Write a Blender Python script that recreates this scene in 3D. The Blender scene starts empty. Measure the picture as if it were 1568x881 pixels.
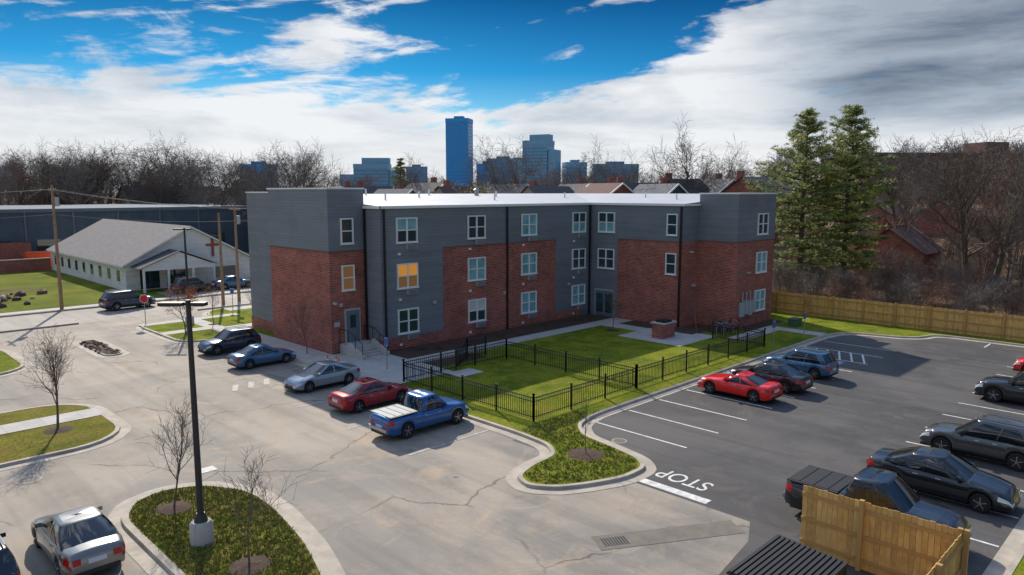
import bpy, math, random
from mathutils import Vector, Matrix
from mathutils.geometry import tessellate_polygon
D=bpy.data; S=bpy.context.scene
R=random.Random(7)
S.view_settings.view_transform='Standard'
try: S.view_settings.look='None'
except Exception: pass
S.view_settings.exposure=0

# ------------------------------------------------------------------ materials
def nt(m):
    m.use_nodes=True
    return m.node_tree, m.node_tree.nodes, m.node_tree.links
def mixc(n,l,a,b,fac,blend='MIX'):
    x=n.new('ShaderNodeMix'); x.data_type='RGBA'; x.blend_type=blend
    for sock,val in ((x.inputs[0],fac),(x.inputs[6],a),(x.inputs[7],b)):
        if hasattr(val,'is_linked'): l.new(val,sock)
        elif isinstance(val,(tuple,list)): sock.default_value=(*val[:3],1)
        else: sock.default_value=val
    return x.outputs[2]
def noi(n,l,vec,scale,detail=4,rough=.55,dist=0):
    x=n.new('ShaderNodeTexNoise'); x.inputs['Scale'].default_value=scale
    x.inputs['Detail'].default_value=detail; x.inputs['Roughness'].default_value=rough
    x.inputs['Distortion'].default_value=dist
    if vec is not None: l.new(vec,x.inputs['Vector'])
    return x.outputs[0]
def rng_(n,l,v,a,b,c=0,d=1,smooth=False):
    x=n.new('ShaderNodeMapRange'); l.new(v,x.inputs[0])
    if smooth: x.interpolation_type='SMOOTHSTEP'
    for i,q in enumerate((a,b,c,d)): x.inputs[i+1].default_value=q
    return x.outputs[0]
def mth(n,l,op,*a):
    x=n.new('ShaderNodeMath'); x.operation=op
    for i,q in enumerate(a):
        if hasattr(q,'is_linked'): l.new(q,x.inputs[i])
        else: x.inputs[i].default_value=q
    return x.outputs[0]
def pos(n):
    return n.new('ShaderNodeNewGeometry').outputs['Position']
def obj(n):
    return n.new('ShaderNodeTexCoord').outputs['Object']
def bump(n,l,h,strength,dist,bsdf):
    b=n.new('ShaderNodeBump'); b.inputs['Strength'].default_value=strength; b.inputs['Distance'].default_value=dist
    l.new(h,b.inputs['Height']); l.new(b.outputs[0],bsdf.inputs['Normal'])
def mat(name,c,rough=.7,metal=0,c2=None,vs=3,coat=0,bmp=0,bs=40,spec=None,emit=None):
    m=D.materials.new(name); t,n,l=nt(m); b=n['Principled BSDF']
    b.inputs['Base Color'].default_value=(*c,1); b.inputs['Roughness'].default_value=rough; b.inputs['Metallic'].default_value=metal
    if coat: b.inputs['Coat Weight'].default_value=coat; b.inputs['Coat Roughness'].default_value=.05
    if spec is not None: b.inputs['Specular IOR Level'].default_value=spec
    if c2:
        f=rng_(n,l,noi(n,l,obj(n),vs,5),.32,.68)
        l.new(mixc(n,l,c,c2,f),b.inputs['Base Color'])
    if bmp: bump(n,l,noi(n,l,obj(n),bs,3),bmp,.02,b)
    if emit: b.inputs['Emission Color'].default_value=(*emit[0],1); b.inputs['Emission Strength'].default_value=emit[1]
    return m

def m_brick():
    m=D.materials.new('red_brick'); t,n,l=nt(m); b=n['Principled BSDF']
    p=pos(n); s=n.new('ShaderNodeSeparateXYZ'); l.new(p,s.inputs[0])
    cx=mth(n,l,'ADD',s.outputs[0],s.outputs[1]); co=n.new('ShaderNodeCombineXYZ'); l.new(cx,co.inputs[0]); l.new(s.outputs[2],co.inputs[1])
    br=n.new('ShaderNodeTexBrick'); l.new(co.outputs[0],br.inputs['Vector'])
    br.inputs['Scale'].default_value=1; br.inputs['Brick Width'].default_value=.34; br.inputs['Row Height'].default_value=.115
    br.inputs['Mortar Size'].default_value=.014; br.inputs['Mortar Smooth'].default_value=.3; br.inputs['Bias'].default_value=-.1
    br.inputs['Color1'].default_value=(.40,.088,.055,1); br.inputs['Color2'].default_value=(.17,.038,.03,1); br.inputs['Mortar'].default_value=(.42,.27,.21,1)
    big=rng_(n,l,noi(n,l,p,.7,6,.65),.3,.7,.72,1.22)
    x=n.new('ShaderNodeMix'); x.data_type='RGBA'; x.blend_type='MULTIPLY'; x.inputs[0].default_value=1
    l.new(br.outputs[0],x.inputs[6]); l.new(big,x.inputs[7]); l.new(x.outputs[2],b.inputs['Base Color'])
    b.inputs['Roughness'].default_value=.85
    return m
def m_siding(name,c,step=.2):
    m=D.materials.new(name); t,n,l=nt(m); b=n['Principled BSDF']
    p=pos(n); s=n.new('ShaderNodeSeparateXYZ'); l.new(p,s.inputs[0])
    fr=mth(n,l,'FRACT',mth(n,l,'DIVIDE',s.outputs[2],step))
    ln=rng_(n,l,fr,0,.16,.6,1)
    x=mth(n,l,'ADD',s.outputs[0],s.outputs[1])
    fl=mth(n,l,'FLOOR',mth(n,l,'DIVIDE',s.outputs[2],step)); fx=mth(n,l,'FLOOR',mth(n,l,'ADD',mth(n,l,'DIVIDE',x,3.6),mth(n,l,'MULTIPLY',fl,.37)))
    co=n.new('ShaderNodeCombineXYZ'); l.new(fl,co.inputs[0]); l.new(fx,co.inputs[1])
    w=n.new('ShaderNodeTexWhiteNoise'); l.new(co.outputs[0],w.inputs[0])
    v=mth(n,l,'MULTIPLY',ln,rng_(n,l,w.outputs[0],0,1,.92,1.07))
    v=mth(n,l,'MULTIPLY',v,rng_(n,l,noi(n,l,p,.5,4),.3,.7,.9,1.08))
    q=n.new('ShaderNodeMix'); q.data_type='RGBA'; q.blend_type='MULTIPLY'; q.inputs[0].default_value=1
    q.inputs[6].default_value=(*c,1); l.new(v,q.inputs[7]); l.new(q.outputs[2],b.inputs['Base Color'])
    b.inputs['Roughness'].default_value=.6
    bump(n,l,fr,.5,.02,b)
    return m
def m_pave(name,c1,c2,c3,crack=.006,cs=.13,tan=0):
    m=D.materials.new(name); t,n,l=nt(m); b=n['Principled BSDF']; p=pos(n)
    f=rng_(n,l,noi(n,l,p,.13,6,.6,.6),.38,.62,0,1,True)
    col=mixc(n,l,c1,c2,f)
    f2=rng_(n,l,noi(n,l,p,.4,7,.72,1.4),.5,.68,0,.8)
    col=mixc(n,l,col,c3,f2)
    mp=n.new('ShaderNodeMapping'); mp.inputs['Scale'].default_value=(1.1,.07,1); mp.inputs['Rotation'].default_value=(0,0,.06); l.new(p,mp.inputs[0])
    f3=rng_(n,l,noi(n,l,mp.outputs[0],1,5,.6,.4),.45,.7,1.0,.74)
    sp=mth(n,l,'MULTIPLY',rng_(n,l,noi(n,l,p,28,3,.7),.3,.7,.84,1.14),f3)
    q=n.new('ShaderNodeMix'); q.data_type='RGBA'; q.blend_type='MULTIPLY'; q.inputs[0].default_value=1; l.new(col,q.inputs[6]); l.new(sp,q.inputs[7]); col=q.outputs[2]
    sp2=rng_(n,l,noi(n,l,p,.9,3,.5),.66,.76,0,.5); col=mixc(n,l,col,tuple(x*.45 for x in c1),sp2)
    if tan:
        f4=rng_(n,l,noi(n,l,p,.20,7,.7,2.5),.54,.70,0,tan,True); col=mixc(n,l,col,(.52,.37,.23),f4)
    if crack:
        w=n.new('ShaderNodeTexNoise'); w.inputs['Scale'].default_value=.5; w.inputs['Detail'].default_value=6; l.new(p,w.inputs['Vector'])
        va=n.new('ShaderNodeVectorMath'); va.operation='MULTIPLY_ADD'; l.new(w.outputs[1],va.inputs[0]); va.inputs[1].default_value=(2,2,0); l.new(p,va.inputs[2])
        vo=n.new('ShaderNodeTexVoronoi'); vo.feature='DISTANCE_TO_EDGE'; vo.inputs['Scale'].default_value=cs; vo.voronoi_dimensions='2D'; l.new(va.outputs[0],vo.inputs['Vector'])
        k=rng_(n,l,vo.outputs['Distance'],crack*.3,crack,.6,0)
        k=mth(n,l,'MULTIPLY',k,rng_(n,l,noi(n,l,p,.3,2),.42,.54))
        col=mixc(n,l,col,(.04,.036,.032),k)
    l.new(col,b.inputs['Base Color'])
    l.new(rng_(n,l,f2,0,.75,.78,.92),b.inputs['Roughness'])
    b.inputs['Specular IOR Level'].default_value=.3
    bump(n,l,noi(n,l,p,45,3,.7),.35,.01,b)
    return m
def m_walk():
    m=D.materials.new('walk_concrete'); t,n,l=nt(m); b=n['Principled BSDF']; p=pos(n)
    s=n.new('ShaderNodeSeparateXYZ'); l.new(p,s.inputs[0])
    k=None
    for i in (0,1):
        fr=mth(n,l,'FRACT',mth(n,l,'DIVIDE',s.outputs[i],1.5)); q=rng_(n,l,fr,0,.025,.6,1)
        k=q if k is None else mth(n,l,'MINIMUM',k,q)
    v=mth(n,l,'MULTIPLY',k,rng_(n,l,noi(n,l,p,1.3,6,.7),.3,.7,.8,1.12))
    x=n.new('ShaderNodeMix'); x.data_type='RGBA'; x.blend_type='MULTIPLY'; x.inputs[0].default_value=1; x.inputs[6].default_value=(.48,.455,.42,1); l.new(v,x.inputs[7])
    l.new(x.outputs[2],b.inputs['Base Color']); b.inputs['Roughness'].default_value=.85
    return m
def m_grass(name,cols,dry=.5):
    m=D.materials.new(name); t,n,l=nt(m); b=n['Principled BSDF']; p=pos(n)
    f=rng_(n,l,noi(n,l,p,.45,7,.65,.5),.36,.64,0,1,True); col=mixc(n,l,cols[0],cols[1],f)
    f=rng_(n,l,noi(n,l,p,1.1,7,.75,.3),.47,.66,0,dry); col=mixc(n,l,col,cols[2],f)
    f=rng_(n,l,noi(n,l,p,8,5,.85),.3,.7,.4,1.55)
    x=n.new('ShaderNodeMix'); x.data_type='RGBA'; x.blend_type='MULTIPLY'; x.inputs[0].default_value=1; l.new(col,x.inputs[6]); l.new(f,x.inputs[7])
    l.new(x.outputs[2],b.inputs['Base Color']); b.inputs['Roughness'].default_value=1; b.inputs['Specular IOR Level'].default_value=.1
    bump(n,l,noi(n,l,p,14,4,.8),1,.08,b)
    return m
def m_ground():
    m=D.materials.new('ground_winter'); t,n,l=nt(m); b=n['Principled BSDF']; p=pos(n)
    g=mixc(n,l,(.13,.17,.02),(.26,.27,.04),rng_(n,l,noi(n,l,p,.2,6),.35,.65))
    br=mixc(n,l,(.12,.075,.05),(.26,.18,.11),rng_(n,l,noi(n,l,p,.5,7,.7),.35,.65))
    s=n.new('ShaderNodeSeparateXYZ'); l.new(p,s.inputs[0])
    k=rng_(n,l,s.outputs[0],59,64); k2=rng_(n,l,noi(n,l,p,.03,4),.5,.62,0,.8)
    col=mixc(n,l,g,br,mth(n,l,'MAXIMUM',k,k2))
    l.new(col,b.inputs['Base Color']); b.inputs['Roughness'].default_value=1; b.inputs['Specular IOR Level'].default_value=.1
    bump(n,l,noi(n,l,p,3,6,.8),1,.3,b)
    return m
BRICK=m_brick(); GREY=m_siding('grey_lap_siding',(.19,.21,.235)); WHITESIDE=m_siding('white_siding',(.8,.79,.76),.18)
GREY2=mat('charcoal_block',(.06,.09,.125),.8,c2=(.09,.12,.15),vs=.5)
PAVE=m_pave('worn_pavement',(.36,.31,.255),(.235,.215,.19),(.44,.36,.28),.010,.14,.5)
ASPH=m_pave('new_asphalt',(.072,.069,.070),(.108,.102,.099),(.14,.128,.118),0)
STREET=m_pave('street_asphalt',(.32,.29,.255),(.40,.36,.31),(.42,.37,.31),.008,.12)
WALK=m_walk(); KERB=mat('kerb_concrete',(.50,.44,.36),.85,c2=(.35,.30,.245),vs=1.5)
GRASS=m_grass('lawn',((.11,.165,.010),(.24,.28,.018),(.36,.27,.06)),.6)
GRASS2=m_grass('lawn_dry',((.14,.155,.02),(.26,.24,.035),(.28,.17,.06)),.85)
MULCH=mat('mulch',(.045,.028,.02),1,c2=(.10,.06,.04),vs=9,bmp=1,bs=14)
GROUND=m_ground()
WHITE=mat('white_paint',(.8,.8,.78),.5); ROADP=mat('road_marking',(.8,.79,.76),.8,c2=(.5,.49,.47),vs=4)
YELL=mat('worn_marking',(.58,.54,.48),.8,c2=(.33,.30,.26),vs=4)
ROOFW=mat('roof_membrane',(.46,.48,.52),.6,c2=(.39,.41,.45),vs=.4)
BLACK=mat('black_metal',(.012,.012,.014),.4); DARK=mat('dark_plastic',(.02,.02,.022),.6)
METAL=mat('galvanised',(.35,.36,.37),.4,.7); LGREY=mat('light_grey_metal',(.4,.42,.44),.5)
GLASS=mat('window_glass',(.02,.05,.06),.04,0,spec=1.0)
BLIND=mat('window_blind',(.28,.55,.57),.2,0,c2=(.12,.28,.32),vs=.9); BLIND2=mat('window_blind_white',(.6,.62,.6),.3)
WARM=mat('lit_room',(.6,.25,.04),.3,emit=((1,.40,.05),.34)); WARM2=mat('lit_room_dim',(.2,.11,.05),.2,emit=((1,.5,.15),.08))
WOODF=mat('fence_timber',(.72,.45,.14),.8,c2=(.50,.28,.075),vs=2.5); WOODD=mat('fence_post_timber',(.45,.27,.09),.8)
POLE=mat('utility_pole_wood',(.26,.16,.09),.9,c2=(.36,.24,.15),vs=4)
BARK=mat('bark',(.18,.14,.11),.95,c2=(.10,.078,.06),vs=3); BARK2=mat('bark_grey',(.22,.185,.16),.95,c2=(.14,.12,.105),vs=3); BARKR=mat('bark_reddish',(.28,.155,.11),.95,c2=(.16,.09,.07),vs=3)
BARKF=mat('bark_far_haze',(.22,.205,.225),.95,c2=(.17,.16,.185),vs=3)  # aerial haze put into the bark colour of the far trees
TIRE=mat('tyre',(.012,.012,.013),.8); RIM=mat('alloy_rim',(.45,.46,.48),.25,.9); CARGL=mat('car_glass',(.008,.010,.012),.03,0,spec=1.0)
HEADL=mat('headlight',(.65,.68,.7),.1,spec=1); TAIL=mat('tail_light',(.45,.008,.008),.2); PLATE=mat('licence_plate',(.6,.65,.7),.5)

# ------------------------------------------------------------------ mesh builder
class MB:
    def __init__(s): s.v=[];s.f=[];s.m=[];s.s=[]
    def face(s,pts,m=0,sm=False):
        k=len(s.v); s.v+= [tuple(p) for p in pts]; s.f.append(tuple(range(k,k+len(pts)))); s.m.append(m); s.s.append(sm)
    def grid(s,rows,m=0,closed=False,sm=True,flip=False):
        k=len(s.v); w=len(rows[0])
        for r in rows: s.v+=[tuple(p) for p in r]
        for i in range(len(rows)-1):
            for j in range(w if closed else w-1):
                a=k+i*w+j; b=k+i*w+(j+1)%w; q=(a,b,b+w,a+w)
                s.f.append(q[::-1] if flip else q); s.m.append(m); s.s.append(sm)
    def box(s,x0,x1,y0,y1,z0,z1,m=0):
        k=len(s.v)
        s.v+=[(x0,y0,z0),(x1,y0,z0),(x1,y1,z0),(x0,y1,z0),(x0,y0,z1),(x1,y0,z1),(x1,y1,z1),(x0,y1,z1)]
        for q in ((0,3,2,1),(4,5,6,7),(0,1,5,4),(1,2,6,5),(2,3,7,6),(3,0,4,7)):
            s.f.append(tuple(k+i for i in q)); s.m.append(m); s.s.append(False)
    def tube(s,pts,rad,n=6,m=0,cap=True,sm=True):
        rows=[]; N=len(pts)
        for i,p in enumerate(pts):
            d=(Vector(pts[min(i+1,N-1)])-Vector(pts[max(i-1,0)])).normalized()
            a=Vector((0,0,1)) if abs(d.z)<.9 else Vector((1,0,0))
            e=d.cross(a).normalized(); g=d.cross(e)
            rows.append([Vector(p)+(e*math.cos(t)+g*math.sin(t))*rad[i] for t in (2*math.pi*j/n for j in range(n))])
        s.grid(rows,m,True,sm,flip=True)
        if cap: s.face(rows[0],m); s.face(rows[-1][::-1],m)
    def cyl(s,p0,p1,r0,r1=None,n=12,m=0,cap=True): s.tube([p0,p1],[r0,r0 if r1 is None else r1],n,m,cap)
    def beam(s,p0,p1,w,h,m=0):
        p0=Vector(p0);p1=Vector(p1);d=(p1-p0).normalized(); a=Vector((0,0,1)) if abs(d.z)<.95 else Vector((1,0,0))
        e=d.cross(a).normalized()*w/2; g=e.cross(d).normalized()*h/2
        A=[p0+e+g,p0-e+g,p0-e-g,p0+e-g]; B=[p+(p1-p0) for p in A]
        for i in range(4): j=(i+1)%4; s.face([A[i],A[j],B[j],B[i]],m)
        s.face(A[::-1],m); s.face(B,m)
    def mesh(s,name,mats,angle=40):
        me=D.meshes.new(name); me.from_pydata(s.v,[],s.f)
        for x in mats: me.materials.append(x)
        me.polygons.foreach_set('material_index',s.m); me.polygons.foreach_set('use_smooth',s.s); me.update()
        try: me.set_sharp_from_angle(angle=math.radians(angle))
        except Exception: pass
        return me
    def build(s,name,mats,parent=None,loc=(0,0,0),rz=0):
        return put(s.mesh(name,mats),name,parent,loc,rz)
def put(me,name,parent=None,loc=(0,0,0),rz=0,sc=1):
    o=D.objects.new(name,me); S.collection.objects.link(o); o.location=loc; o.rotation_euler=(0,0,rz)
    o.scale=(sc,sc,sc) if not isinstance(sc,tuple) else sc
    if parent: o.parent=parent
    return o
def empty(name):
    e=D.objects.new(name,None); S.collection.objects.link(e); e.empty_display_size=.5; return e
def sheet(mb,pts,z,m=0):
    vs=[Vector((p[0],p[1],z)) for p in pts]
    for t in tessellate_polygon([vs]):
        tri=[vs[i] for i in t]
        if (tri[1]-tri[0]).cross(tri[2]-tri[0]).z<0: tri=tri[::-1]
        mb.face(tri,m)
def area(p): return sum(p[i][0]*p[(i+1)%len(p)][1]-p[(i+1)%len(p)][0]*p[i][1] for i in range(len(p)))/2
def inset(p,d):
    o=[];N=len(p)
    for i in range(N):
        a=Vector(p[i-1]);b=Vector(p[i]);c=Vector(p[(i+1)%N])
        n1=(b-a).normalized();n2=(c-b).normalized(); n1=Vector((-n1.y,n1.x));n2=Vector((-n2.y,n2.x))
        q=(n1+n2); q=q/max(.4,q.length_squared)*2
        o.append(tuple(b+q*d))
    return o
def rr(u0,u1,v0,v1,r,n=7):
    o=[]
    for cx,cy,a0 in ((u1-r,v0+r,-90),(u1-r,v1-r,0),(u0+r,v1-r,90),(u0+r,v0+r,180)):
        for i in range(n): a=math.radians(a0+90*i/(n-1)); o.append((cx+r*math.cos(a),cy+r*math.sin(a)))
    return o
def sub(p):
    o=[]
    for i in range(len(p)):
        a=Vector(p[i-1]);b=Vector(p[i]);c=Vector(p[(i+1)%len(p)])
        la=min(.8,(b-a).length*.35); lc=min(.8,(c-b).length*.35)
        s=b+(a-b).normalized()*la; e=b+(c-b).normalized()*lc
        for k in (0,.33,.67,1): o.append(tuple((1-k)**2*s+2*k*(1-k)*b+k*k*e))
    return o
def island(name,pts,gm=None,top=.13,kw=.17):
    if area(pts)<0: pts=pts[::-1]
    mb=MB(); inn=inset(pts,kw); low=inset(pts,-.03); gut=inset(pts,-.45); N=len(pts)
    for i in range(N):
        j=(i+1)%N
        P=lambda q,k,z:(q[k][0],q[k][1],z)
        mb.face([P(gut,i,.018),P(gut,j,.018),P(low,j,.022),P(low,i,.022)],0)
        mb.face([P(low,i,0),P(low,j,0),P(pts,j,top),P(pts,i,top)],0)
        mb.face([P(pts,i,top),P(pts,j,top),P(inn,j,top),P(inn,i,top)],0)
        mb.face([P(inn,i,top),P(inn,j,top),P(inn,j,top-.03),P(inn,i,top-.03)],0)
    sheet(mb,inn,top-.015,1)
    return mb.build(name,[KERB,gm or GRASS])

# ------------------------------------------------------------------ terrain
def sm(a,b,x): t=min(1,max(0,(x-a)/(b-a))); return t*t*(3-2*t)
def H(u,v):
    return 8*sm(72,135,u)*sm(75,10,v)+ 3.0*sm(130,260,math.hypot(u,v))*(1-sm(72,135,u)*sm(75,10,v))
def ground():
    ax=[-3000,-1200,-500,-250]+list(range(-120,320,10))+[340,400,500,700,1000,1600,2600,5000]
    mb=MB(); mb.grid([[(x,y,H(x,y)) for x in ax] for y in ax],0,sm=True)
    mb.build('ground',[GROUND])
ground()
mb=MB(); sheet(mb,[(-60,-40),(61,-40),(61,65.5),(-60,65.5)],.006); mb.build('car_park_pavement',[PAVE])
mb=MB(); sheet(mb,[(21.2,21.2),(21.2,10.3),(19.9,9.7),(16.5,9.2),(14.5,8.7),(14.5,-30),(60,-30),(60,15.6),(57,21.2)],.011); mb.build('asphalt_car_park',[ASPH])
mb=MB(); sheet(mb,[(-150,65.5),(160,65.5),(160,73.5),(-150,73.5)],.011)
mb.box(-150,160,73.5,73.65,0,.13,1); mb.box(-150,16,65.35,65.5,0,.13,1); mb.box(25.5,160,65.35,65.5,0,.13,1)
mb.build('street',[STREET,KERB])
mb=MB(); sheet(mb,[(-150,74.6),(160,74.6),(160,76),(-150,76)],.02); mb.build('street_pavement',[WALK])
mb=MB(); sheet(mb,[(27,76.2),(60,76.2),(60,80.4),(27,80.4)],.016); mb.build('church_forecourt',[STREET])

lobe=[(21.9,21.5),(21.7,19.6),(21.0,18.7),(19.6,18.6),(18.4,18.2),(18.0,17.3),(18.6,16.4),(19.6,15.8),(21.1,15.2),(22.5,15.2),(23.2,16.0),(23.5,17.4),(23.8,19.3),(24.8,20.4),(26.5,20.8)]
block=lobe+[(53,20.8),(55.2,20.4),(56.2,19),(56.6,16.8),(57.6,15.6),(59.2,15.2),(59.6,14),(59.6,-30),(61.8,-30),(61.8,64.6),(27,64.6),(25.5,63.5),(24.8,61.2),(20,61.2),(18.9,60.2),(18.9,52.6),(19.8,51.5),(21,51.2),(21.9,50.6)]
island('courtyard_lawn',sub(block))
isl_near=sub(sub([(6.7,14.6),(8.3,14.4),(9.6,16.4),(10.4,19.0),(10.9,22),(10.9,24.0),(9.9,25.7),(8.6,26.3),(7.4,25.9),(6.7,24.6)]))
island('planted_island',isl_near,GRASS2,kw=.22)
island('planted_island',rr(-8,9.9,33.0,41.0,2.4),GRASS2)
island('planted_island',rr(2,9.6,50,59,2.2),GRASS)
island('grass_verge',rr(21.2,57,-40,3.7,.6),GRASS)
# short grass blades give the nearest turf a real, uneven surface
def inpoly(x,y,p):
    c=False; j=len(p)-1
    for i in range(len(p)):
        if (p[i][1]>y)!=(p[j][1]>y) and x<(p[j][0]-p[i][0])*(y-p[i][1])/(p[j][1]-p[i][1])+p[i][0]: c=not c
        j=i
    return c
def tufts(name,poly,x0,x1,y0,y1,n,skip=()):
    q=random.Random(n); mb=MB(); inn=inset(poly if area(poly)>0 else poly[::-1],.27); k=0
    while k<n:
        x=q.uniform(x0,x1);y=q.uniform(y0,y1); k+=1
        if not inpoly(x,y,inn): continue
        if any((x-a)**2+(y-b)**2<r*r for a,b,r in skip): continue
        m=q.choice((0,0,1,1,2)) if q.random()<.9 else 3
        for b in range(4):
            a=q.uniform(0,6.28); w=.018; h=q.uniform(.04,.11); dx,dy=math.cos(a)*w,math.sin(a)*w; px,py=x+q.gauss(0,.04),y+q.gauss(0,.04)
            mb.face([(px-dx,py-dy,.112),(px+dx,py+dy,.112),(px+q.gauss(0,.04),py+q.gauss(0,.04),.112+h)],m)
    mb.build(name,[mat(name+'_a',(.13,.17,.02),.9),mat(name+'_b',(.22,.24,.03),.9),mat(name+'_c',(.30,.25,.07),.9),mat(name+'_d',(.30,.18,.08),.9)])
tufts('grass_tufts',isl_near,6.6,11,14.5,26.3,9000,((8.3,24.3,.55),(8.4,18.9,.55)))
tufts('grass_tufts',sub(lobe+[(26.5,22),(22,22)]),18,27,15,22,6000,((21.9,17.7,.75),))

def flat(name,polys,z,m):
    mb=MB()
    for p in polys: sheet(mb,p,z)
    return mb.build(name,[m])
def rc(a,b,c,d): return [(a,c),(b,c),(b,d),(a,d)]
flat('footpath',[rc(22.05,24.3,31.8,51.0),rc(24.3,27,31.8,40.7),rc(27,46.4,34.9,36.3),rc(44.9,46.4,31.5,34.9),rc(42.4,47.4,26.2,31.5),rc(47.4,54.2,24.0,25.4),rc(52.8,54.2,20.95,24.0),
    rc(46.4,48.5,34.4,36.4),rc(19.05,27,60.0,61.1),rc(22.4,23.6,51.0,60.0),rc(19.05,22.4,55.2,56.4),rc(23.6,26,54.2,55.4),rc(27.2,60,62.6,64.2),rc(26.4,28.2,30.5,31.8)],.126,WALK)
flat('island_footpath',[rc(-8,9.9,37.2,38.7)],.134,WALK)
flat('mulch_bed',[rc(27.05,48.45,36.35,38.98),rc(46.6,48.45,27.8,34.3),rc(48.5,50.8,26.4,29.9),rc(50.8,57,25.5,26.65),rc(27,31,33.2,34.8)],.13,MULCH)

mk=[]
for i in range(12):
    u=25.7+2.6*i
    if u<54: mk.append(rc(u-.05,u+.05,15.4,20.2))
for u in [24.9+2.7*i for i in range(13)]: mk.append(rc(u-.05,u+.05,4.2,9.2))
mk.append(rc(21.35,21.75,12.0,15.0))
def bar(a,b,w):
    a=Vector(a);b=Vector(b);d=(b-a).normalized();e=Vector((-d.y,d.x))*w/2
    return [tuple(a-e),tuple(b-e),tuple(b+e),tuple(a+e)]
for i in range(6): mk.append(bar((46.5,15.6+i*.75),(49.0,16.6+i*.75),.12))
mk+= [rc(57.3,59,11.5,11.6),rc(54.6,59,8.9,9.0),rc(10.2,10.9,26.9,27.4)]
flat('painted_marking',mk,.018,ROADP)
mk=[]
for v in (22.9,27.5,32.1,36.9,39.4,44.5,49.6): mk.append(rc(17,21.4,v-.05,v+.05))
for i in range(3): mk.append(bar((16.2+i*.9,37.2),(16.8+i*.9,38.4),.3))
for i in range(5): mk.append(bar((1,42.4+i*2.2),(6,42.4+i*2.2),.1))
flat('worn_painted_marking',mk,.018,YELL)
mb=MB(); sheet(mb,rc(45.0,46.1,16.6,17.8),.0185); mb.build('accessible_bay_symbol',[mat('blue_marking',(.05,.16,.4),.8,c2=(.5,.52,.55),vs=5)])
cu=D.curves.new('stop_text','FONT'); cu.body='STOP'; cu.size=1.0; cu.align_x='CENTER'; cu.align_y='CENTER'; cu.offset=.005
to=D.objects.new('tmp',cu); S.collection.objects.link(to); bpy.context.view_layer.update()
me=D.meshes.new_from_object(to); D.objects.remove(to); me.materials.clear(); me.materials.append(ROADP)
put(me,'stop_road_lettering',None,(22.7,13.65,.019),math.radians(90),(.9,1.2,1))
mb=MB()
for c in ((5.5,30.8,.45),(24.4,17.9,.33),(16.9,19.9,.1)):
    p=[(c[0]+c[2]*math.cos(a*math.pi/10),c[1]+c[2]*math.sin(a*math.pi/10)) for a in range(20)]; sheet(mb,p,.02,0); sheet(mb,[(c[0]+(x-c[0])*.82,c[1]+(y-c[1])*.82) for x,y in p],.024,1)
mb.build('manhole_cover',[KERB,mat('cast_iron',(.08,.07,.06),.6,c2=(.14,.12,.1),vs=8)])
mb=MB(); a=Vector((16.5,12.9));b=Vector((20.6,10.4)); sheet(mb,bar(a,b,.9),.015,0)
d=(b-a).normalized()
for i in range(9): q=a+d*(.25+i*.09); e=Vector((-d.y,d.x)); sheet(mb,bar(q-e*.25,q+e*.25,.05),.02,1)
mb.build('drain_trench_patch',[mat('patch_asphalt',(.21,.18,.15),.9,c2=(.15,.13,.11),vs=2),BLACK])
mb=MB()
for i in range(70):
    u=14.4+R.uniform(-.45,.45);v=R.uniform(51.2,57); s_=R.uniform(.12,.3)
    a=R.uniform(0,3)
    pts=[[Vector((u+s_*math.cos(a+t*1.05)*k*R.uniform(.7,1.1),v+s_*math.sin(a+t*1.05)*k*R.uniform(.7,1.1),z)) for t in range(6)] for k,z in ((1,.01),(.9,s_*.5),(.3,s_*.8))]
    mb.grid(pts,i%2,True,False)
mb.build('rock_divider',[MULCH,mat('rock_brown',(.2,.14,.1),.9)])
island('rock_divider_kerb',rr(13.85,14.95,50.9,57.3,.5),MULCH,.1,.1)
mb=MB()
for i in range(240):
    u=R.gauss(8,3.2);v=R.gauss(86,2.2); s_=R.uniform(.2,.6); a=R.uniform(0,3)
    pts=[[Vector((u+s_*math.cos(a+t*1.05)*k*R.uniform(.6,1.1),v+s_*math.sin(a+t*1.05)*k*R.uniform(.6,1.1),z)) for t in range(6)] for k,z in ((1,.0),(.9,s_*.6),(.3,s_*.9))]
    mb.grid(pts,i%3,True,False)
mb.build('rubble_pile',[mat('rubble_brown',(.2,.13,.09),.95),mat('rubble_grey',(.35,.31,.28),.95),mat('rubble_dark',(.09,.07,.06),.95)])

# ------------------------------------------------------------------ apartment building
APT=empty('apartment_building')
ZT=6.75
W=MB()
def vol(u0,u1,v0,v1,z1,m,z0=0): W.box(u0,u1,v0,v1,z0,z1,m)
vol(24.3,27.0,40.8,48.7,ZT,1); vol(24.3,27.0,40.8,48.7,10.75,0,ZT)
vol(25.2,27.0,48.7,54.0,10.5,0)
W.box(25.17,27.0,48.7,54.03,0,.9,1)
vol(27.0,48.5,39.0,54.0,9.6,0)
vol(48.5,60.5,30.0,54.0,9.6,0)
vol(50.8,57.0,26.7,30.0,ZT,1); vol(50.8,57.0,26.7,30.0,10.4,0,ZT)
W.box(32.2,44.0,38.96,39.0,0,ZT,1); W.box(27.0,32.2,38.965,39.0,0,.9,1); W.box(44.0,47.2,38.965,39.0,0,.75,1)
W.box(48.46,48.5,30.0,36.1,0,ZT,1); W.box(48.5,50.8,29.96,30.0,0,ZT,1); W.box(26.965,27.0,39.0,40.8,0,.9,1)
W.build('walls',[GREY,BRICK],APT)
T=MB()
def band(u0,u1,v0,v1,z,h,o,m=0): T.box(u0-o,u1+o,v0-o,v1+o,z,z+h,m)
band(24.3,27.0,40.8,48.7,10.75,.1,.06); band(25.2,27,48.76,54,10.5,.09,.05); band(50.8,57,26.7,30.0,10.4,.1,.06)
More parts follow.
